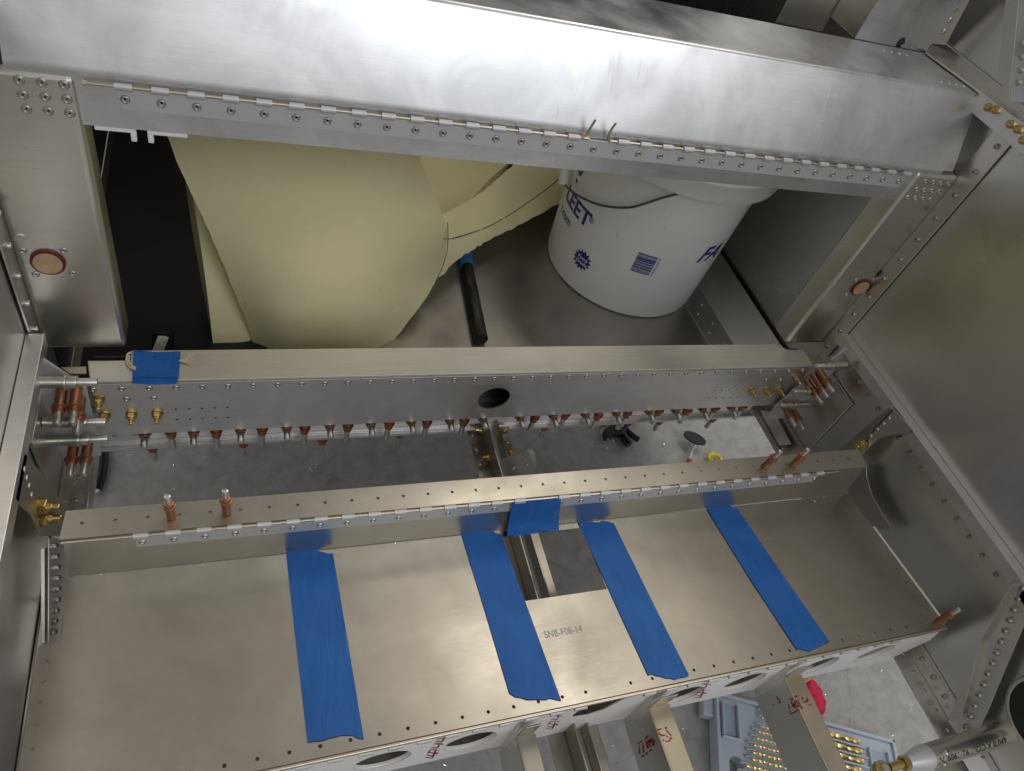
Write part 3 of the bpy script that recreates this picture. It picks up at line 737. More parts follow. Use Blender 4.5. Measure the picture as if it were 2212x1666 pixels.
# ================================================================== FLOOR RIBS running towards the viewer
ribs = []
for i, (x0, x1, lab) in enumerate(((.2345, .2540, 'leftmost narrow floor rib below the front web'), (.3785, .4030, 'middle floor rib with red stamp on tan top flange'), (.5515, .5755, 'right floor rib with red stamp crossing the open drill case'))):
    t = thing('floor_rib', lab, 'rib', ((x0 + x1) / 2, .0, ZB), 'floor ribs')
    mt = M['kraft'] if i else M['pan']
    yf = -.30
    wz = -.6905
    rw = box('web', (x0, yf, ZB + .002), (x0 + .0016, .1400, wz - .0004), M['sheet'], t, .0004)
    fl = box('flange', (x0 + .0002, yf, wz - .0014), (x1, .1400, wz), mt, t, .0006)
    wire('bend', [(x0 + .0012, yf, wz - .0013), (x0 + .0012, -.1, wz - .0013), (x0 + .0012, .1400, wz - .0013)], .0016, mt, fl, 10, 1)
    plate('end_tab', [(x0 + .0017, .1404, wz - .0015), (x1 - .002, .1404, wz - .0015), (x1 - .002, .1404, -.664), (x0 + .0017, .1404, -.664)], (0, 1, 0), .0016, mt, t)
    if i == 0: lf = box('lower_flange', (x0 - .022, yf, ZB + .0004), (x0 - .0002, .105, ZB + .0019), M['sheet'], t, .0004)
    plate('gusset', [(x0 + .0004, .1405, wz), (x0 + .0004, .1478, wz + .02), (x0 + .0004, .1478, ZB + .004), (x0 + .0004, .1405, ZB + .004)], (1, 0, 0), .0010, M['sheet'], t)
    ribs.append((rw, fl, x0, wz))
rw, fl, x0, wz = ribs[1]
m4 = lambda x, y: px(1348 + .10269 * x, 1494.9 + .10269 * y, x0 - .0004)
W = [[(280, 1090), (380, 1030)], [(420, 990), (510, 930)], [(360, 1365), (420, 1330)], [(450, 1310), (490, 1270)], [(530, 1250), (580, 1210)], [(310, 1130), (320, 1220), (320, 1310)], [(380, 1080), (400, 1130), (395, 1240), (420, 1270)],
     [(440, 1040), (500, 1190)], [(500, 1020), (540, 1000), (600, 970)], [(480, 1080), (600, 1020), (640, 1040), (610, 1130)], [(520, 1070), (560, 1170)], [(560, 1060), (610, 1140)], [(480, 1190), (520, 1100)], [(470, 1060), (580, 1010)], [(590, 1000), (620, 1120)]]
strokes('ink_stamp', W, .0024, m4, Vector((1, 0, 0)), M['redink'], rw)
m4t = lambda x, y: pz(1348 + .10269 * x, 1494.9 + .10269 * y, wz + .0004)
T = [[(690, 808), (790, 775)], [(860, 760), (910, 750)], [(720, 850), (760, 890), (800, 915), (870, 905)], [(890, 800), (940, 860), (1000, 920)], [(890, 920), (930, 950)], [(880, 1045), (980, 1020)], [(820, 1010), (850, 1010)], [(960, 980), (1010, 965)]]
strokes('ink_stamp', T, .0020, m4t, Vector((0, 0, 1)), M['redink'], fl)
rw, fl, x0, wz = ribs[2]
m5 = lambda x, y: px(1693.6 + .09375 * x, 1451.7 + .09375 * y, x0 - .0004)
W = [[(130, 970), (200, 950), (280, 900), (350, 860)], [(380, 830), (430, 810)], [(95, 740), (120, 850)], [(110, 900), (130, 930)], [(130, 650), (210, 620)], [(250, 580), (310, 550)], [(160, 690), (200, 790), (250, 700)], [(230, 740), (230, 840)],
     [(200, 800), (300, 800), (390, 770)], [(270, 640), (330, 790)], [(310, 640), (360, 750)], [(240, 660), (280, 780)], [(330, 700), (370, 740)]]
strokes('ink_stamp', W, .0024, m5, Vector((1, 0, 0)), M['redink'], rw)
strokes('ink_stamp', [[(-380, 230 + 520), (-360, 780)], [(-300, 560), (-260, 640)], [(-240, 620), (-210, 720)], [(-270, 690), (-230, 720)]], .0022, lambda x, y: px(1693.6 + .09375 * (x + 120), 1451.7 + .09375 * y, x0 - .0004), Vector((1, 0, 0)), M['redink'], rw)
m5t = lambda x, y: pz(1693.6 + .09375 * x, 1451.7 + .09375 * y, wz + .0004)
strokes('ink_stamp', [[(540, 580), (530, 690)], [(450, 670), (500, 700), (570, 640)], [(560, 760), (650, 755)], [(420, 570), (430, 640)]], .0020, m5t, Vector((0, 0, 1)), M['redink'], fl)

# ================================================================== BELLY CHANNEL in the middle + lug
bc = thing('belly_channel', 'narrow belly channel with gold bolts under middle of the spar', 'channel', (.32, .36, ZB))
bs_ = box('left_flange', (.290, .04, ZB + .0003), (.3085, .549, ZB + .0022), M['pan'], bc, .0004)
rs_ = box('right_flange', (.330, .04, ZB + .0003), (.3480, .549, ZB + .0022), M['pan'], bc, .0004)
box('left_wall', (.3087, .04, ZB + .0003), (.3107, .546, ZB + .032), M['pan'], bc, .0005)
box('right_wall', (.3278, .04, ZB + .0003), (.3298, .546, ZB + .022), M['pan'], bc, .0005)
box('floor_strip', (.3109, .04, ZB + .0003), (.3276, .24, ZB + .0020), M['sheet'], bc, .0004)
for i in range(5): fix(bs_, (.2965, .535 - .024 * i, ZB + .0022), (0, 0, 1), SR, s=.75)
for i in range(4): fix(rs_, (.3430, .520 - .024 * i, ZB + .0022), (0, 0, 1), SR, s=.75)
for p, d in (((.3085, .530, ZB + .019), (-1, 0, .1)), ((.3085, .487, ZB + .017), (-1, 0, .1)), ((.3085, .4250, ZB + .026), (-1, 0, .2)), ((.3335, .533, ZB + .010), (1, 0, .6)), ((.3345, .497, ZB + .008), (1, 0, .6))):
    fix(bc, p, d, BOLT, 'bolt', .8)
plate('brass_tab', [py(*Q(1, 1, x, y), .515) for x, y in ((990, 1075), (1003, 1072), (1020, 1190), (1006, 1192))], (0, 1, 0), .004, M['goldchip'], bc)
lug = thing('lug_plate', 'grey rounded lug plate with two holes beside the belly channel', 'lug', (.33, .45, -.74))
pl = [py(*Q(1, 1, x, y), .448) for x, y in ((1040, 1300), (1110, 1275), (1185, 1246), (1205, 1252), (1220, 1275), (1230, 1310), (1232, 1350), (1225, 1385), (1215, 1420), (1065, 1440))]
plate('plate', pl, (.75, .55, -.1), .0075, M['greysteel'], lug, holes=[circle(py(*Q(1, 1, 1112, 1345), .448), .0030, (0, 1, 0), 14, .005), circle(py(*Q(1, 1, 1190, 1325), .448), .0028, (0, 1, 0), 14, .005)])
# side strips seen at both ends of the gap
for sgn, x0, x1, lab in ((-1, -.1790, -.1540, 'left belly strip covered in metal shavings below left spar end'), (1, .7770, .8060, 'right belly strip with dark bent plate below right spar end')):
    t = thing('belly_strip', lab, 'strip', ((x0 + x1) / 2, .48, ZB), 'belly strips')
    s_ = box('strip', (x0, .366, ZB + .0034), (x1, .549, ZB + .0056), M['sheet'], t, .0005)
    box('strip_edge', (x1 - .003 if sgn < 0 else x0, .366, ZB + .0058), (x1 if sgn < 0 else x0 + .003, .549, ZB + .0100), M['sheet'], t, .0005)
    for i in range(3): fix(s_, ((x0 + x1) / 2, .475 + .03 * i, ZB + .0056), (0, 0, 1), SR, s=.7)
    if sgn > 0:
        plate('bent_plate', [(x0 + .004, .478, ZB + .012), (x0 + .022, .474, ZB + .018), (x0 + .024, .535, ZB + .020), (x0 + .004, .545, ZB + .014)], (.2, 0, -1), .0015, M['sheet'], t)

# ================================================================== WALL GUSSETS by the rear flange
t = thing('wall_gusset', 'flat gusset with two gold bolts at right end of the rear flange', 'gusset', (.785, .38, -.66), 'wall gussets')
Rg = [Q(2, 1, x, y) for x, y in ((1065, 1245), (1385, 975), (1400, 985), (1515, 1105), (1490, 1130), (1310, 1165), (1150, 1330))]
gp = plate('plate', [px(*q, .7865) for q in Rg], (1, 0, 0), .0018, M['sheet'], t)
fp = plate('flange', [px(*q, .7850) for q in (Q(2, 1, 1065, 1245), Q(2, 1, 1385, 975), Q(2, 1, 1398, 990), Q(2, 1, 1285, 1110), Q(2, 1, 1140, 1320), Q(2, 1, 1090, 1290))], (-1, 0, 0), .0016, M['pan'], t)
for x, y in ((1215, 1205), (1130, 1270)): fix(t, px(*Q(2, 1, x, y), .7834), (-1, -.3, .2), BOLT, 'bolt', 1.0)
for x, y in ((1305, 1110), (1343, 1076), (1378, 1043), (1265, 1150)): fix(gp, px(*Q(2, 1, x, y), .7865), (-1, 0, 0), SR, s=.7)
t = thing('wall_gusset', 'tan gusset with two gold bolts beside the left ledge bar', 'gusset', (-.165, .38, -.70), 'wall gussets')
Lg = [Q(0, 1, 150, 1255), Q(0, 1, 262, 1385), Q(0, 1, 395, 1570), Q(0, 2, 410, 85), Q(0, 2, 390, 225), Q(0, 2, 260, 225), Q(0, 2, 200, 100), Q(0, 2, 95, 0)]
gp = plate('plate', [px(*q, -.1650) for q in Lg], (-1, 0, 0), .0018, M['kraft'], t)
for x, y in ((238, 1585), (250, 1655)): fix(t, px(*Q(0, 1, x, y), -.1650), (1, -.2, .2), BOLT, 'bolt', 1.05)
for x, y in ((150, 1355), (165, 1407), (180, 1455), (195, 1512)): fix(gp, px(*Q(0, 1, x, y), -.1650), (1, 0, 0), SR, s=.7)
t = thing('side_rail', 'pale edge rail with row of rivets left of the seat pan', 'rail', (-.166, .30, -.70))
rp = plate('rail', [px(*Q(0, 2, x, y), -.1640) for x, y in ((272, 300), (300, 300), (298, 880), (276, 880))], (-1, 0, 0), .003, M['cap'], t)
rq = plate('rivet_strip', [px(*Q(0, 2, x, y), -.1600) for x, y in ((302, 240), (392, 240), (412, 460), (365, 870), (300, 880))], (-1, 0, -.4), .0015, M['sheet'], t)
for i in range(9): fix(rq, px(*Q(0, 2, 325 + 18 * math.sin(i * .45), 290 + 66 * i), -.1598), (1, 0, .4), TR, s=.75)

# ================================================================== FRONT RIGHT WALL DETAILS
t = thing('diagonal_strut', 'slanting riveted strut on right wall below the ledge', 'strut', (.80, .1, ZB))
ds = plate('channel', [px(*Q(2, 2, x, y), .7930) for x, y in ((2122, 508), (2195, 560), (2330, 470), (1940, 1400), (1790, 1430), (1738, 1360))], (1, 0, 0), .0015, M['sheet'], t)
rb = plate('raised_side', [px(*Q(2, 2, x, y), .7850) for x, y in ((2122, 508), (2138, 515), (1935, 880), (1820, 1350), (1738, 1360), (1925, 860))], (1, 0, 0), .0080, M['sheet'], t)
for i in range(14):
    f = i / 13; fix(ds, px(*Q(2, 2, 2200 - 345 * f, 545 + 850 * f), .7928), (-1, 0, 0), TR, s=.85)
t = thing('round_cutout', 'large dark round cutout with flanged rim in right wall', 'opening', (.80, .06, -.64))
cc = Vector((.8065, .030, -.632))
v, f = lathe_data([(.0480, .0002), (.0470, .0018), (.0450, .0024), (.0425, .0018)], 40, False)
mobj('rim', [Vector((cc.x - a.z, cc.y + a.x, cc.z + a.y)) for a in v], f, M['sheet'], t, smooth=True)
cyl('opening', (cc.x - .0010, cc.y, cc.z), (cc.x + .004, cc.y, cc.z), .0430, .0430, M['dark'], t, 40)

# ================================================================== PUSHROD
t = thing('pushrod', 'aluminium pushrod tube with conical end and printed tube specification', 'pushrod', (.75, .034, -.715))
py0, pz0 = .0345, -.7000
rod_d = Vector((1, -.0, .0))
ps = Vector((.690, py0, pz0))
tb = cyl('tube', ps, ps + Vector((.40, 0, 0)), .0127, .0127, M['sheet'], t, 32)
cyl('cone', ps - Vector((.030, 0, 0)), ps - Vector((.0003, 0, 0)), 0, 0, M['hinge'], t, 32, [(0, .0072), (.06, .0078), (.72, .0124), (1, .0128)])
cyl('jam_nut', ps - Vector((.0365, 0, 0)), ps - Vector((.0305, 0, 0)), .0080, .0080, M['gold'], t, 6)
cyl('threaded_shank', ps - Vector((.056, 0, 0)), ps - Vector((.0370, 0, 0)), .0048, .0048, M['gold'], t, 16)
re = cyl('rod_end', ps + Vector((-.066, 0, -.0045)), ps + Vector((-.066, 0, .0045)), .0090, .0090, M['gold'], t, 24, [(0, .0078), (.15, .0090), (.85, .0090), (1, .0078)])
cyl('ball', ps + Vector((-.066, 0, -.0080)), ps + Vector((-.066, 0, .0080)), 0, 0, M['steel'], re, 20, [(0, .0036), (.25, .0052), (.5, .0057), (.75, .0052), (1, .0036)])
def on_tube(a0, x0):
    def mp(a, b):
        an = a0 + b / .0127; r = .0130
        return Vector((x0 + a, py0 - r * math.cos(an), pz0 + r * math.sin(an)))
    return mp
text_on('printed_text', 'N. 6061 T6 1"OD X 0.049', .0098, on_tube(math.radians(38), ps.x + .003), M['blackink'], tb)
for dx, an in ((.016, 80), (.012, 20)):
    a = math.radians(an); n = Vector((0, -math.cos(a), math.sin(a))); fix(tb, Vector((ps.x + dx, py0, pz0)) + n * .0126, n, SR, s=.9)
t = thing('tan_bracket', 'pale tan plate below the pushrod in bottom right corner', 'bracket', (.80, .0, ZB))
tp_ = plate('plate', [pz(*q, -.7500) for q in ((2005, 1640), (2068, 1628), (2150, 1760), (2090, 1780))], (0, 0, -1), .0018, M['cap'], t)
plate('plate_wall', [pz(*q, -.7380) for q in ((2075, 1630), (2212, 1590), (2290, 1640), (2290, 1740), (2140, 1740))], (0, 0, -1), .0018, M['film'], t)

# ================================================================== TAPE
def tape(label, rows, group='strips of blue tape on the seat pan', off=.0006, torn=(1, 1), nrow=14):
    G = []
    for k in range(len(rows) - 1):
        (a, b), (c, d) = rows[k], rows[k + 1]
        n = nrow if len(rows) == 2 else max(3, nrow // (len(rows) - 1))
        for i in range(n + (k == len(rows) - 2)):
            f = i / n; L, R = Vector(a).lerp(Vector(c), f), Vector(b).lerp(Vector(d), f)
            G.append([L.lerp(R, j / 10) for j in range(11)])
    ax = nrm(G[-1][5] - G[0][5])
    ph = random.uniform(0, 6)
    for e, sgn, on in ((0, -1, torn[0]), (len(G) - 1, 1, torn[1])):
        if on:
            for j in range(11):
                G[e][j] = G[e][j] + ax * sgn * (.0026 * math.sin(j * .55 + ph + e) + random.uniform(-.0009, .0009)) * on
    for i, r in enumerate(G):
        for j, p in enumerate(r):
            up = .00025 * math.sin(i * 1.3 + j * .7 + ph) + .0002 * random.random()
            if j in (0, 10): up *= .3
            r[j] = p + Vector((0, -.3, .95)) * up
    o = slab('tape_strip', G, .00022, M['tape'])
    return setp(o, label, 'tape', group)
O = .0011
def tp2(q): return pp(*q, O)
tape('leftmost blue tape strip on the seat pan, standing alone', [(tp2((617, 1184)), tp2((718.8, 1192))), (tp2((640, 1390)), tp2((752, 1390))), (tp2((664, 1596)), tp2((786, 1595)))])
tape('blue tape strip along left edge of the pan cutout', [(tp2((993.4, 1143)), tp2((1080.5, 1151))), (tp2((1048, 1320)), tp2((1148, 1336))), (tp2((1101, 1499)), tp2((1214.5, 1519)))])
tape('blue tape strip along right edge of the pan cutout', [(tp2((1244.5, 1119)), tp2((1327.3, 1133))), (tp2((1322, 1288)), tp2((1408, 1297))), (tp2((1402, 1462)), tp2((1489.6, 1461)))])
tape('rightmost blue tape strip on the seat pan, slanting the most', [(tp2((1522.6, 1092.5)), tp2((1589.6, 1094))), (tp2((1620, 1250)), tp2((1692, 1243))), (tp2((1722, 1404)), tp2((1796, 1392)))])
hy = YR - .0052
tape('short blue tape patch over the rear hinge above the cutout', [(py(*Q(1, 2, 1105, 22), hy), py(*Q(1, 2, 1404, -5), hy)), (py(*Q(1, 2, 1078, 165), hy - .001), py(*Q(1, 2, 1388, 140), hy - .001)),
      (pp(*Q(1, 2, 1072, 222), .003), pp(*Q(1, 2, 1392, 200), .003))], group='patches of blue tape', torn=(0, 1), nrow=12)
tape('blue tape patch holding a cord on left end of the spar', [(pz(*Q(0, 1, 815, 630), -.5988), pz(*Q(0, 1, 1106, 636), -.5988)), (pz(*Q(0, 1, 812, 768), -.5988), pz(*Q(0, 1, 1098, 770), -.5988)), (pz(*Q(0, 1, 811, 792), -.5984), pz(*Q(0, 1, 1094, 792), -.5984)),
      (py(*Q(0, 1, 810, 800), SY - .0018), py(*Q(0, 1, 1092, 800), SY - .0018)), (py(*Q(0, 1, 808, 834), SY - .0020), py(*Q(0, 1, 1080, 836), SY - .0020))], group='patches of blue tape', torn=(.3, .3), nrow=16)
t = thing('cotton_cord', 'frayed cotton cord trapped under blue tape on the spar', 'cord', pz(*Q(0, 1, 800, 690), -.6))
z0 = -.5978
wire('loop', [pz(*Q(0, 1, x, y), z0) for x, y in ((830, 745), (790, 725), (775, 690), (780, 655), (800, 640))], .0011, M['cord'], t, 8)
wire('loop', [pz(*Q(0, 1, x, y), z0) for x, y in ((830, 735), (800, 715), (787, 690), (792, 662))], .0011, M['cord'], t, 8)
for k in range(7):
    wire('strand', [pz(*Q(0, 1, x, y), z0) for x, y in ((1095, 690), (1130, 682 + 3 * k), (1160 + 5 * (k % 3), 655 + 9 * k), (1185 + 6 * (k % 2), 655 + 11 * k))], .0005, M['cord'], t, 5, 4)

# ================================================================== FOAM
foam = thing('foam_sheet', 'thick yellow foam sheet folded and curled in the luggage bay', 'foam', (.12, .68, -.70))
ctrl = [[(330, 150, .700), (480, 165, .698), (640, 180, .698), (770, 200, .700), (885, 225, .704)],
        [(358, 285, .696), (500, 295, .692), (640, 308, .690), (770, 318, .694), (905, 330, .702)],
        [(408, 405, .690), (540, 400, .684), (670, 400, .682), (800, 400, .688), (930, 400, .704)],
        [(452, 500, .682), (570, 500, .672), (690, 500, .668), (820, 500, .678), (966, 505, .716)],
        [(498, 610, .672), (600, 610, .648), (700, 612, .642), (810, 612, .658), (950, 590, .735)],
        [(530, 690, .662), (610, 692, .634), (700, 695, .628), (790, 695, .640), (895, 678, .690)],
        [(553, 757, .655), (620, 760, .638), (700, 762, .634), (770, 762, .636), (832, 757, .652)]]
Gd = grid_points([[py(u, v, y) for u, v, y in r] for r in ctrl], 7, 6)
for r in Gd:
    for e in (0, -1): r[e] = r[e] + Vector((random.uniform(-.0007, .0007), 0, 0))
slab('front_panel', Gd, .036, M['foam'], foam, bump=.0003)
out = catmull([py(*q) for q in ((955, 520, .744), (1010, 505, .790), (1065, 484, .835), (1130, 444, .900), (1200, 392, .965), (1245, 345, 1.02))], 8)
inn = catmull([py(*q) for q in ((945, 468, .752), (1000, 441, .808), (1050, 408, .862), (1108, 357, .935), (1150, 318, 1.00), (1180, 280, 1.06))], 8)
bot = catmull([py(*q) for q in ((948, 600, .744), (1003, 550, .785), (1060, 518, .830), (1130, 482, .890), (1210, 438, .945), (1255, 405, 1.00))], 8)
vs, fs = [], []
for i in range(len(out)):
    j = lambda s: Vector((random.uniform(-s, s), random.uniform(-s, s), random.uniform(-s, s)))
    vs += [out[i] + j(.0006), inn[i] + j(.0008), inn[i] + (bot[i] - out[i]), bot[i] + j(.0016)]
for i in range(len(out) - 1):
    for k in range(4): fs.append((4 * i + k, 4 * i + (k + 1) % 4, 4 * i + 4 + (k + 1) % 4, 4 * i + 4 + k))
fs += [(0, 3, 2, 1), (4 * len(out) - 4, 4 * len(out) - 3, 4 * len(out) - 2, 4 * len(out) - 1)]
ct = mobj('curled_tail', vs, fs, M['foam'], foam, smooth=True); ct.data.set_sharp_from_angle(angle=.9)
Gi = grid_points([[py(u, v, y) for u, v, y in r] for r in (((870, 250, 1.02), (1000, 260, 1.06), (1190, 270, 1.09)), ((880, 340, .96), (1000, 335, 1.0), (1120, 335, 1.04)), ((890, 420, .90), (980, 410, .93), (1060, 385, .96)), ((900, 500, .84), (955, 470, .85), (1005, 445, .87)))], 6, 6)
slab('inner_fold', Gi, .03, M['foam'], foam)
Gb = grid_points([[py(u, v, y) for u, v, y in r] for r in (((400, 330, .735), (520, 330, .745), (640, 330, .750)), ((424, 470, .715), (540, 470, .730), (640, 470, .735)), ((446, 620, .684), (550, 620, .695), (650, 620, .710)), ((462, 760, .650), (545, 760, .652), (610, 760, .676)))], 6, 6)
slab('back_fold', Gb, .03, M['foam'], foam)
strokes('pen_mark', [[(967, 480), (968, 515), (966, 545), (955, 580), (940, 610)], [(956, 517), (980, 515)]], .0016, lambda u, v: py(u, v, .712 - .0002 * abs(v - 515) / 20), Vector((0, 1, 0)), M['penink'], foam)
vs, fs = [], []
for i, p in enumerate(out):
    n = nrm((out[i] - inn[i])) * .0003
    vs += [p + n + Vector((0, 0, .0006)), p + n - (out[i] - bot[i]) * .022 + Vector((0, -.0006, 0))]
    if i: fs.append((2 * i - 2, 2 * i - 1, 2 * i + 1, 2 * i))
mobj('pen_line', vs, fs, M['penink'], foam)

# ================================================================== BUCKET
BC = Vector((.619, .838, -.6995))
bk = thing('bucket', 'white plastic bucket with wire handle and blue printing', 'bucket', BC)
def br(h): return .131 + .040 * h
prof = [(.060, .004), (.118, .0035), (.126, .0), (.1295, .002), (.1312, .008)] + [(br(h), h) for h in (.05, .10, .15, .20, .248)]
v, f = lathe_data([(r, z) for r, z in prof], 72, True)
body = mobj('body', [BC + a for a in v], f, M['bucket'], bk, smooth=True); body.data.set_sharp_from_angle(angle=.7)
v, f = lathe_data([(br(.24) + .0004, .2440), (.1560, .2425), (.1585, .2430), (.1595, .2460), (.1600, .262), (.1600, .267), (.1588, .2700), (.1560, .2710), (.1530, .2695), (.1520, .2650), (.0700, .2645), (.001, .2645)], 72, False)
rim = mobj('rim_and_lid', [BC + a for a in v], f, M['bucket'], bk, smooth=True); rim.data.set_sharp_from_angle(angle=.7)
def bhit(u, v, extra=.0005):
    r = ray(u, v); lo_, hi_ = .5, 1.1
    best = None
    t = .6
    while t < 1.3:
        p = r * t; h = p.z - BC.z; d = math.hypot(p.x - BC.x, p.y - BC.y)
        if d <= br(h) + extra: best = p; break
        t += .0004
    p = best if best is not None else r * .95
    return math.atan2(p.x - BC.x, -(p.y - BC.y)), p.z - BC.z, p
def bpt(th, h, e=.0006):
    r = br(h) + e; return BC + Vector((r * math.sin(th), -r * math.cos(th), h))
def Z8(x, y): return (1166.4 + .2344 * x, 345.6 + .2344 * y)
def btext(name, s, x, y, size, shear=0.0, width=1.0, mt='blueink', bold=.0):
    th, h, _ = bhit(*Z8(x, y))
    return text_on(name, s, size, lambda a, b: bpt(th + (a * width + shear * b) / br(h), h + b), M[mt], body, bold)
btext('printing', 'LEET', 240, 340, .036, 0, 1.05, bold=.028)
btext('printing', '®', 447, 560, .013)
btext('printing', 't.com', 195, 455, .020, bold=.012)
btext('printing', 'g', 330, 130, .05, bold=.02)
btext('printing', 'FA', 1432, 945, .040, .35, bold=.028)
# starburst
th, h, _ = bhit(*Z8(385, 922)); N = 14
ring = [bpt(th + (r_ * math.cos(a)) / br(h), h + r_ * math.sin(a), .0005) for k in range(2 * N) for a, r_ in ((math.pi * k / N + .1, .0185 if k % 2 == 0 else .0130),)]
mobj('starburst', ring + [bpt(th, h, .0006)], [(k, (k + 1) % (2 * N), 2 * N) for k in range(2 * N)], M['blueink'], body)
for s, dy in (('Food', .0012), ('Grade', -.0072)):
    tw = .0085 if s == 'Food' else .0105
    text_on('printing', s, .0090, lambda a, b, dy=dy, tw=tw: bpt(th + (a - tw) / br(h), h + b + dy, .0011), M['bucket'], body, .012)
# barcode: horizontal bars stacked down the side
th0, h0, _ = bhit(*Z8(920, 850)); th1, h1, _ = bhit(*Z8(820, 1025)); th2, h2, _ = bhit(*Z8(1100, 890))
wd = .030 / br(h0); hb = min(.036, abs(h0 - h1)); thc = (th0 + th1) / 2
vs, fs = [], []; y = h0; end = h0 - max(.034, hb)
while y > end:
    b_ = random.choice((.0005, .0008, .0008, .0014, .0020)); k = len(vs)
    for c_ in range(7): vs += [bpt(thc + wd * c_ / 6, y, .0005), bpt(thc + wd * c_ / 6, y - b_, .0005)]
    for c_ in range(6): fs.append((k + 2 * c_, k + 2 * c_ + 1, k + 2 * c_ + 3, k + 2 * c_ + 2))
    y -= b_ + random.choice((.0004, .0005, .0009))
mobj('barcode', vs, fs, M['blueink'], body)
text_on('barcode_number', '0 78262 50502 9', .0056, lambda a, b: bpt(thc + wd * 1.04 + (.005 - b) / br(h0) * .9, end + a * .92, .0005), M['blueink'], body)
hp = [bhit(*Z8(x, y), .010)[2] for x, y in ((228, 225), (300, 295), (400, 355), (520, 405), (650, 433), (760, 440), (850, 435), (960, 405), (1080, 365), (1200, 330), (1290, 305))]
hp.append(bhit(*Z8(1340, 282), .010)[2])
wire('handle_wire', hp, .0017, M['wiredark'], bk, 10, 5)
g0, g1 = bhit(*Z8(214, 222), .012)[2], bhit(*Z8(232, 60), .014)[2]
g1 = g0 + (g1 - g0) * 1.6
grip = cyl('handle_grip', g0, g1, .0078, .0078, M['bucket'], bk, 20)
d = nrm(g0 - g1); cyl('grip_bore', g0 + d * .0003, g0 - d * .004, .0058, .0058, M['film'], grip, 20)
# scuffs
sc_l = []
for k in range(12):
    x, y = random.uniform(350, 1500), random.uniform(180, 800); a = random.uniform(.6, 2.2); L = random.uniform(8, 70)
    sc_l.append([(x, y), (x + L * math.cos(a), y + L * math.sin(a))])
def bm_(x, y): return bhit(*Z8(x, y), .0006)[2]
strokes('scuff_marks', sc_l, .0007, bm_, Vector((.2, -1, .3)), plain('scuff_grey', (.60, .59, .57), .6), body)

# ================================================================== BLACK TUBE with blue sleeve
e0 = pz(*Q(1, 1, 914, 560), -.6905); e1 = pz(*Q(1, 1, 808, 20), -.6905); e1.x = e0.x + (e1.x - e0.x)
dv = nrm(e1 - e0); s0 = e0.lerp(e1, .80)
t = thing('black_tube', 'worn black tube with blue sleeve lying on the luggage floor', 'tube', e0)
tb = cyl('tube', e0, e1 + dv * .06, .0098, .0098, M['rod'], t, 24)
cyl('bore', e0 - dv * .0002, e0 + dv * .003, .0086, .0086, M['dark'], tb, 24)
cyl('blue_sleeve', s0, e1 + dv * .07, .0108, .0108, plain('blue_rubber', (.03, .17, .42), .5), t, 24)

# ================================================================== PAPER TAG in a dark bracket
def Z6(x, y): return (293.8 + .05469 * x, 708.5 + .05469 * y)
t = thing('dark_bracket', 'small black bracket behind left end of the spar', 'bracket', py(*Z6(1000, 870), .60))
plate('back', [py(*Z6(x, y), .602) for x, y in ((690, 215), (1460, 205), (1480, 1300), (600, 1300))], (0, 1, 0), .002, M['dark'], t)
plate('lug', [py(*Z6(x, y), .600) for x, y in ((625, 120), (690, 110), (690, 1300), (590, 1300))], (0, 1, 0), .004, M['dark'], t)
plate('lug', [py(*Z6(x, y), .600) for x, y in ((1460, 110), (1530, 100), (1540, 1300), (1480, 1300))], (0, 1, 0), .004, M['dark'], t)
tg = plate('paper_tag', [py(*Z6(x, y), .594) for x, y in ((870, 320), (1200, 335), (1205, 375), (1290, 378), (1080, 930), (1000, 1100), (520, 1100), (650, 870))], (0, 1, 0), .0003, M['cardtag'], bevel=0)
setp(tg, 'small printed paper tag sticking up behind the taped spar end', 'tag')
strokes('print', [[(1100, 520), (1190, 525)], [(1080, 560), (1170, 570)], [(1060, 610), (1150, 620)], [(1050, 650), (1120, 660)], [(1010, 720), (1100, 735)], [(930, 540), (980, 545)], [(900, 600), (960, 610)], [(880, 650), (945, 660)], [(860, 700), (930, 710)], [(830, 770), (890, 780)],
                 [(800, 545), (850, 550)], [(780, 600), (850, 610)], [(750, 660), (800, 665)], [(720, 720), (780, 730)]], .0010, lambda x, y: py(*Z6(x, y), .5937), Vector((0, 1, 0)), M['blackink'], tg)

# ================================================================== THINGS ON THE CONCRETE
def on_floor(u, v, h=.0): return pz(u, v, -H + h)
def Z5(x, y): return (1296 + .15626 * x, 890 + .15626 * y)
t = thing('pliers', 'black handled pliers tip lying on concrete at left of the gap', 'pliers', on_floor(*Q(0, 1, 600, 1480)))
hp = [on_floor(*Q(0, 1, x, y), .010) for x, y in ((640, 1130), (632, 1230), (628, 1300), (618, 1380), (602, 1440), (588, 1490))]
hd = wire('handle', hp, .0072, M['rubber'], t, 12, 5, rf=lambda s: .0066 + .0012 * math.sin(s * 3))
dd = nrm(hp[-1] - hp[-2]); cyl('handle_end', hp[-1], hp[-1] + dd * .004, .0066, .0030, M['steel'], t, 12)
t = thing('locking_clamp', 'black clamp with two handles lying on concrete under the spar', 'clamp', on_floor(*Z5(270, 300)))
wire('handle', [on_floor(*Z5(x, y), .012) for x, y in ((285, 200), (310, 290), (350, 380), (405, 450))], .008, M['rubber'], t, 12, 5)
wire('handle', [on_floor(*Z5(x, y), .012) for x, y in ((330, 200), (380, 270), (450, 330), (540, 390))], .006, M['rubber'], t, 12, 5)
plate('jaw', [on_floor(*Z5(x, y), .022) for x, y in ((60, 230), (160, 160), (330, 120), (390, 220), (330, 300), (220, 290), (120, 350), (80, 330))], (0, 0, -1), .016, M['dark'], t, bevel=.003)
wire('strap', [on_floor(*Z5(x, y), .020) for x, y in ((330, 180), (400, 150), (520, 95), (600, 60))], .006, M['dark'], t, 10, 4)
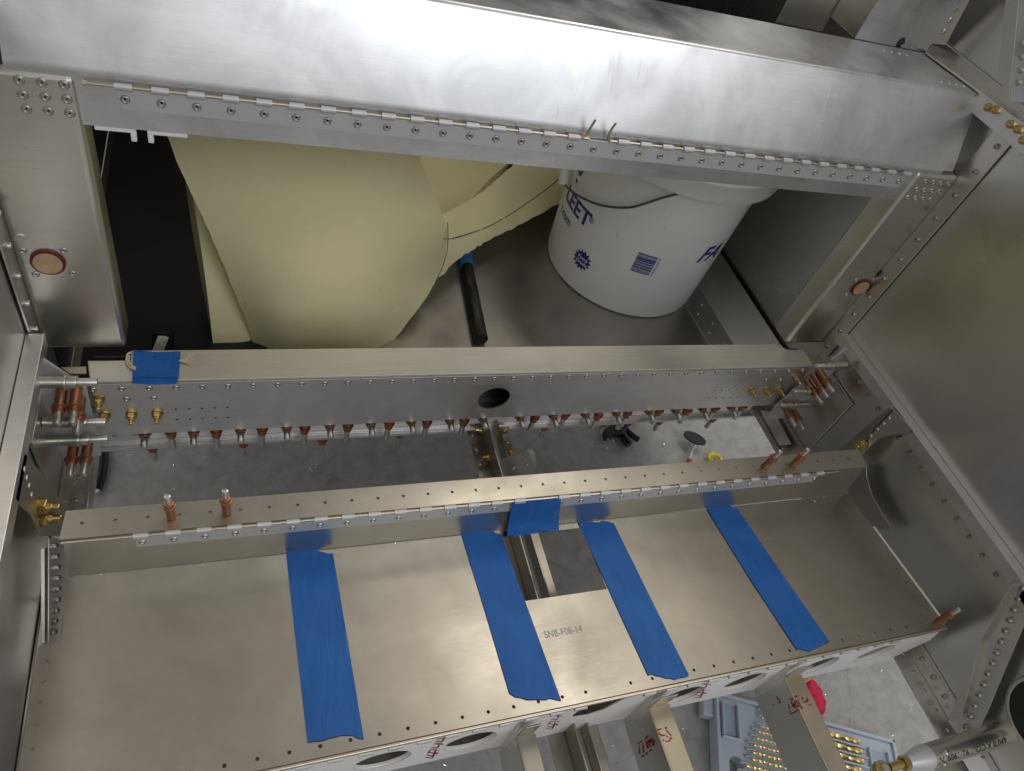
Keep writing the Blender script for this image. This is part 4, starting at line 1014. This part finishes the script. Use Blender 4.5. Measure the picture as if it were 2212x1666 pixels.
cyl('pivot', on_floor(*Z5(250, 215), .020), on_floor(*Z5(250, 215), .026), .006, .005, M['greysteel'], t, 14)
cyl('screw_tip', on_floor(*Z5(105, 345), .014), on_floor(*Z5(90, 375), .014), .004, .004, M['steel'], t, 12)
t = thing('inspection_mirror', 'round inspection mirror with red handle on the concrete', 'mirror', on_floor(*Z5(1300, 400)))
mc = on_floor(*Z5(1305, 372), .022); mn = nrm(Vector((.25, -.5, -.25)))
a_ = nrm(on_floor(*Z5(1425, 425), .022) - on_floor(*Z5(1190, 320), .022))
mobj('mirror_back', [mc + a_ * (.0235 * math.cos(k * math.pi / 16)) + a_.cross(Vector((0, 0, 1))).normalized() * (.0135 * math.sin(k * math.pi / 16)) + Vector((0, 0, dz)) for dz in (0, .0035) for k in range(32)],
     [tuple(range(31, -1, -1)), tuple(range(32, 64))] + [(k, (k + 1) % 32, 32 + (k + 1) % 32, 32 + k) for k in range(32)], M['dark'], t)
cyl('joint', on_floor(*Z5(1265, 470), .014), on_floor(*Z5(1320, 500), .014), .004, .004, M['steel'], t, 12)
cyl('clip', on_floor(*Z5(1305, 450), .018), on_floor(*Z5(1390, 468), .018), .0028, .0028, M['steel'], t, 10)
cyl('stem', on_floor(*Z5(1285, 480), .012), on_floor(*Z5(1238, 672), .012), .0028, .0034, M['steel'], t, 12)
cyl('handle', on_floor(*Z5(1239, 668), .012), on_floor(*Z5(1200, 830), .012), .0052, .0055, plain('red_plastic', (.5, .03, .03), .4), t, 14)
t = thing('yellow_ring', 'small bright yellow plastic ring on the concrete beside mirror', 'ring', on_floor(*Z5(1590, 640)))
rc = on_floor(*Z5(1590, 650), .010)
wire('ring', [rc + Vector((.0135 * math.cos(k * math.pi / 6), .012 * math.sin(k * math.pi / 6), 0)) for k in range(12)] + [rc + Vector((.0135, 0, 0))], .0035, M['yellow'], t, 10, 3)
cyl('stud', on_floor(*Z5(1545, 680), .004), on_floor(*Z5(1545, 650), .016), .003, .003, M['yellow'], t, 10)

# ---- drill case
CT = -H + .026
o_ = pz(1549, 1497, CT); q_ = pz(1930, 1602, CT)
e1 = nrm(q_ - o_); Lc = (q_ - o_).length; e2 = Vector((e1.y, -e1.x, 0)); Wc = .21
case = thing('drill_case', 'open pale blue plastic drill bit case on the concrete', 'case', o_)
def cs(a, b, z=0.0): p = o_ + e1 * a + e2 * b; p.z = CT + z; return p
rects = [(.010, .026, .016, .062), (Lc - .05, .024, Lc - .012, .060)]
handle_hole = [cs(.012 + .015 + .011 * math.cos(a), (.092 if math.sin(a) <= 0 else .150) + .011 * math.sin(a) * 1.0) for a in [2 * math.pi * k / 24 for k in range(24)]]
tray = plate('tray', [cs(.003, .003, -.004), cs(Lc - .003, .003, -.004), cs(Lc - .003, Wc, -.004), cs(.003, Wc, -.004)], (0, 0, -1), .020, M['casepl'], case, holes=[[p - Vector((0, 0, .004)) for p in handle_hole]])
for a, b in (((0, 0), (Lc, 0)), ((Lc, 0), (Lc, Wc)), ((0, 0), (0, Wc))):
    p0, p1 = cs(*a, -.012), cs(*b, -.012)
    d = nrm(p1 - p0); nn = Vector((d.y, -d.x, 0)) * .0025
    mobj('rim', [p0 - nn - d * .002, p1 - nn + d * .002, p1 + nn + d * .002, p0 + nn - d * .002] and [q + Vector((0, 0, z)) for z in (-.013, .013) for q in (p0 - nn - d * .0025, p1 - nn + d * .0025, p1 + nn + d * .0025, p0 + nn - d * .0025)],
         [(0, 3, 2, 1), (4, 5, 6, 7), (0, 1, 5, 4), (1, 2, 6, 5), (2, 3, 7, 6), (3, 0, 4, 7)], M['casepl'], case, bevel=.0012)
def tray_block(name, a0, b0, a1, b1, z0, z1, mt='casepl', bev=.0015):
    v = [cs(a, b, z) for z in (z0, z1) for a, b in ((a0, b0), (a1, b0), (a1, b1), (a0, b1))]
    return mobj(name, v, [(0, 1, 2, 3), (4, 7, 6, 5), (0, 4, 5, 1), (1, 5, 6, 2), (2, 6, 7, 3), (3, 7, 4, 0)], M[mt], case, bevel=bev)
tray_block('latch_pocket', .008, .012, .030, .055, -.0041, -.0030, 'caseslot')
for a, b, c_, d_ in ((.006, .010, .009, .058), (.030, .010, .033, .058), (.006, .058, .033, .061)): tray_block('pocket_wall', a, b, c_, d_, -.004, .004)
tray_block('pocket_floor', Lc - .045, .020, Lc - .016, .056, -.0041, -.0028, 'caseslot')
for a, b, c_, d_ in ((Lc - .047, .018, Lc - .044, .058), (Lc - .016, .018, Lc - .013, .058), (Lc - .047, .056, Lc - .013, .059)): tray_block('pocket_wall', a, b, c_, d_, -.004, .003)
tray_block('hinge_lug', -.020, .004, -.003, .034, -.022, -.006)
def bit_mesh(name, L, r, sh):
    vs, fs = [], []; n = 8; st = 46
    for i in range(st + 1):
        z = L * i / st; tw = z / (r * 20.0) * 2 * math.pi; taper = min(1, (L - z) / (r * 1.6) + .05)
        for k in range(n):
            a = 2 * math.pi * k / n; rr = r * taper * (1.0 if k % 4 in (0, 1) else .62 if k % 4 == 2 else .8)
            vs.append(Vector((rr * math.cos(a + tw), rr * math.sin(a + tw), z)))
    for i in range(st):
        for k in range(n): l = (k + 1) % n; fs.append((i * n + k, i * n + l, (i + 1) * n + l, (i + 1) * n + k))
    fs.append(tuple(range(n))[::-1]); fs.append(tuple(st * n + k for k in range(n)))
    me = bpy.data.meshes.new(name); me.from_pydata(vs, [], fs); me.materials.append(M['bit'])
    for p in me.polygons: p.use_smooth = True
    me.set_sharp_from_angle(angle=.5)
    s = lathe_mesh(name + '_shank', [(r * .98, -sh), (r * 1.0, -sh + .001), (r * 1.0, .0003)], M['steel'], 12)
    return me, s
def drill(a, b, L, r, sh, d, label, group):
    p = cs(a, b, .0015); t = thing('drill_bit', label, 'drill bit', p, group)
    me, s = bit_mesh('flute', L, r, sh); t.rotation_euler = orient(d)
    for nm, m_ in (('flute', me), ('shank', s)):
        c = bpy.data.objects.new(nm, m_); C.objects.link(c); c.parent = t
rows = [(590, 1300), (592, 1338), (580, 1388), (555, 1418), (545, 1458), (528, 1500), (522, 1545), (520, 1588), (485, 1628), (470, 1670)]
words_ = ORD[:10]
for i, (x, y) in enumerate(rows):
    p = pz(*Q(2, 2, x, y), CT + .0015) - o_; a, b = p.dot(e1), p.dot(e2)
    r = .0013 + .00016 * i; L = .036 + .0035 * i
    drill(a + L, b, L, r, .022, -e1, 'small gold drill bit in left rack of the case, %s from the top' % words_[i], 'small drill bits in the left rack')
    tray_block('bit_ledge', a - .004, b - .0036, a + .010, b - .0020, -.004, .0032)
rows = [(1218, 1490), (1232, 1552), (1240, 1610), (1225, 1665), (1215, 1720)]
for i, (x, y) in enumerate(rows):
    p = pz(*Q(2, 2, x, y), CT + .003) - o_; a, b = p.dot(e1), p.dot(e2)
    drill(a - .085, b, .085, .0038, .035, e1, 'thick gold drill bit in right rack of the case, %s from the top' % words_[i], 'thick drill bits in the right rack')
    tray_block('bit_ledge', a - .075, b + .0065, a + .004, b + .0085, -.004, .0050)

# ---- red cloth bag and stick behind the right rib
def Z2(x, y): return (1693.6 + .09375 * x, 1451.7 + .09375 * y)
t = thing('red_cloth', 'crumpled bright red cloth on concrete beside the right rib', 'cloth', on_floor(*Z2(800, 700)))
Gc = grid_points([[on_floor(*Z2(x, y), z) for x, y, z in r] for r in (((360, 60, .020), (470, 40, .026), (570, 60, .024)), ((430, 260, .030), (560, 190, .032), (680, 190, .018)), ((440, 480, .034), (660, 430, .038), (830, 370, .016)),
      ((480, 700, .032), (720, 680, .036), (950, 620, .012)), ((600, 930, .022), (780, 900, .028), (950, 860, .010)), ((700, 1020, .008), (810, 1010, .012), (900, 980, .006)))], 6, 5)
for r in Gc:
    for j in range(len(r)): r[j] = r[j] + Vector((0, 0, .0022 * math.sin(r[j].x * 420 + j) * math.sin(r[j].y * 300)))
slab('cloth', Gc, .004, M['cloth'], t)
st = cyl('wooden_stick', on_floor(*Z2(440, 230), .044), on_floor(*Z2(730, 20), .044), .0035, .0040, M['wood'], None, 12)
setp(st, 'thin wooden stick lying across the red cloth', 'stick')

# ================================================================== LOOSE METAL SHAVINGS
def chips(name, pts, mt, lo_, hi_, label=None):
    vs, fs = [], []
    for p in pts:
        a = random.uniform(0, 6.28); L = random.uniform(lo_, hi_); d = Vector((math.cos(a), math.sin(a), random.uniform(-.1, .5))) * L
        n = Vector((-math.sin(a), math.cos(a), random.uniform(.2, 1))) * L * random.uniform(.15, .4); k = len(vs)
        vs += [p - d, p + n, p + d, p + d * .3 - n * .5 + Vector((0, 0, L * .4))]; fs += [(k, k + 1, k + 3), (k + 1, k + 2, k + 3), (k, k + 3, k + 2)]
    o = mobj(name, vs, fs, mt); return setp(o, label, None, None, 'stuff')
pts = []
for k in range(150): pts.append(on_floor(random.uniform(200, 1640), random.uniform(925, 1060), .001))
for k in range(170): pts.append(on_floor(random.uniform(780, 1960), random.uniform(1480, 1700), .001))
for k in range(30): pts.append(on_floor(random.uniform(1760, 2000), random.uniform(1420, 1640), .001))
chips('metal_shavings', pts, M['chip'], .0008, .0034, 'bright metal shavings scattered over the concrete')
pts = [Vector((random.gauss(-.166, .006), random.uniform(.440, .520), ZB + .0060)) for k in range(260)]
pts += [Vector((random.gauss(.300, .0035), random.uniform(.440, .535), ZB + .0026)) for k in range(170)]
pts += [Vector((random.gauss(.338, .003), random.uniform(.470, .540), ZB + .0026)) for k in range(30)]
pts += [Vector((random.gauss(.785, .005), random.uniform(.450, .530), ZB + .0075)) for k in range(130)]
chips('gold_shavings', pts, M['goldchip'], .0003, .0014, 'fine golden shavings on the belly strips')
pts = [pv(random.uniform(-.14, .75), YR - .003 - abs(random.gauss(0, .003))) + Vector((0, 0, .0008)) for k in range(150)]
chips('edge_crumbs', pts, M['chip'], .0003, .0013, 'tiny metal crumbs along rear edge of the seat pan')

# ================================================================== lift everything to its height above the concrete
for o in list(sc.objects):
    if o.parent is None and o.type in ('MESH', 'EMPTY'): o.location.z += H
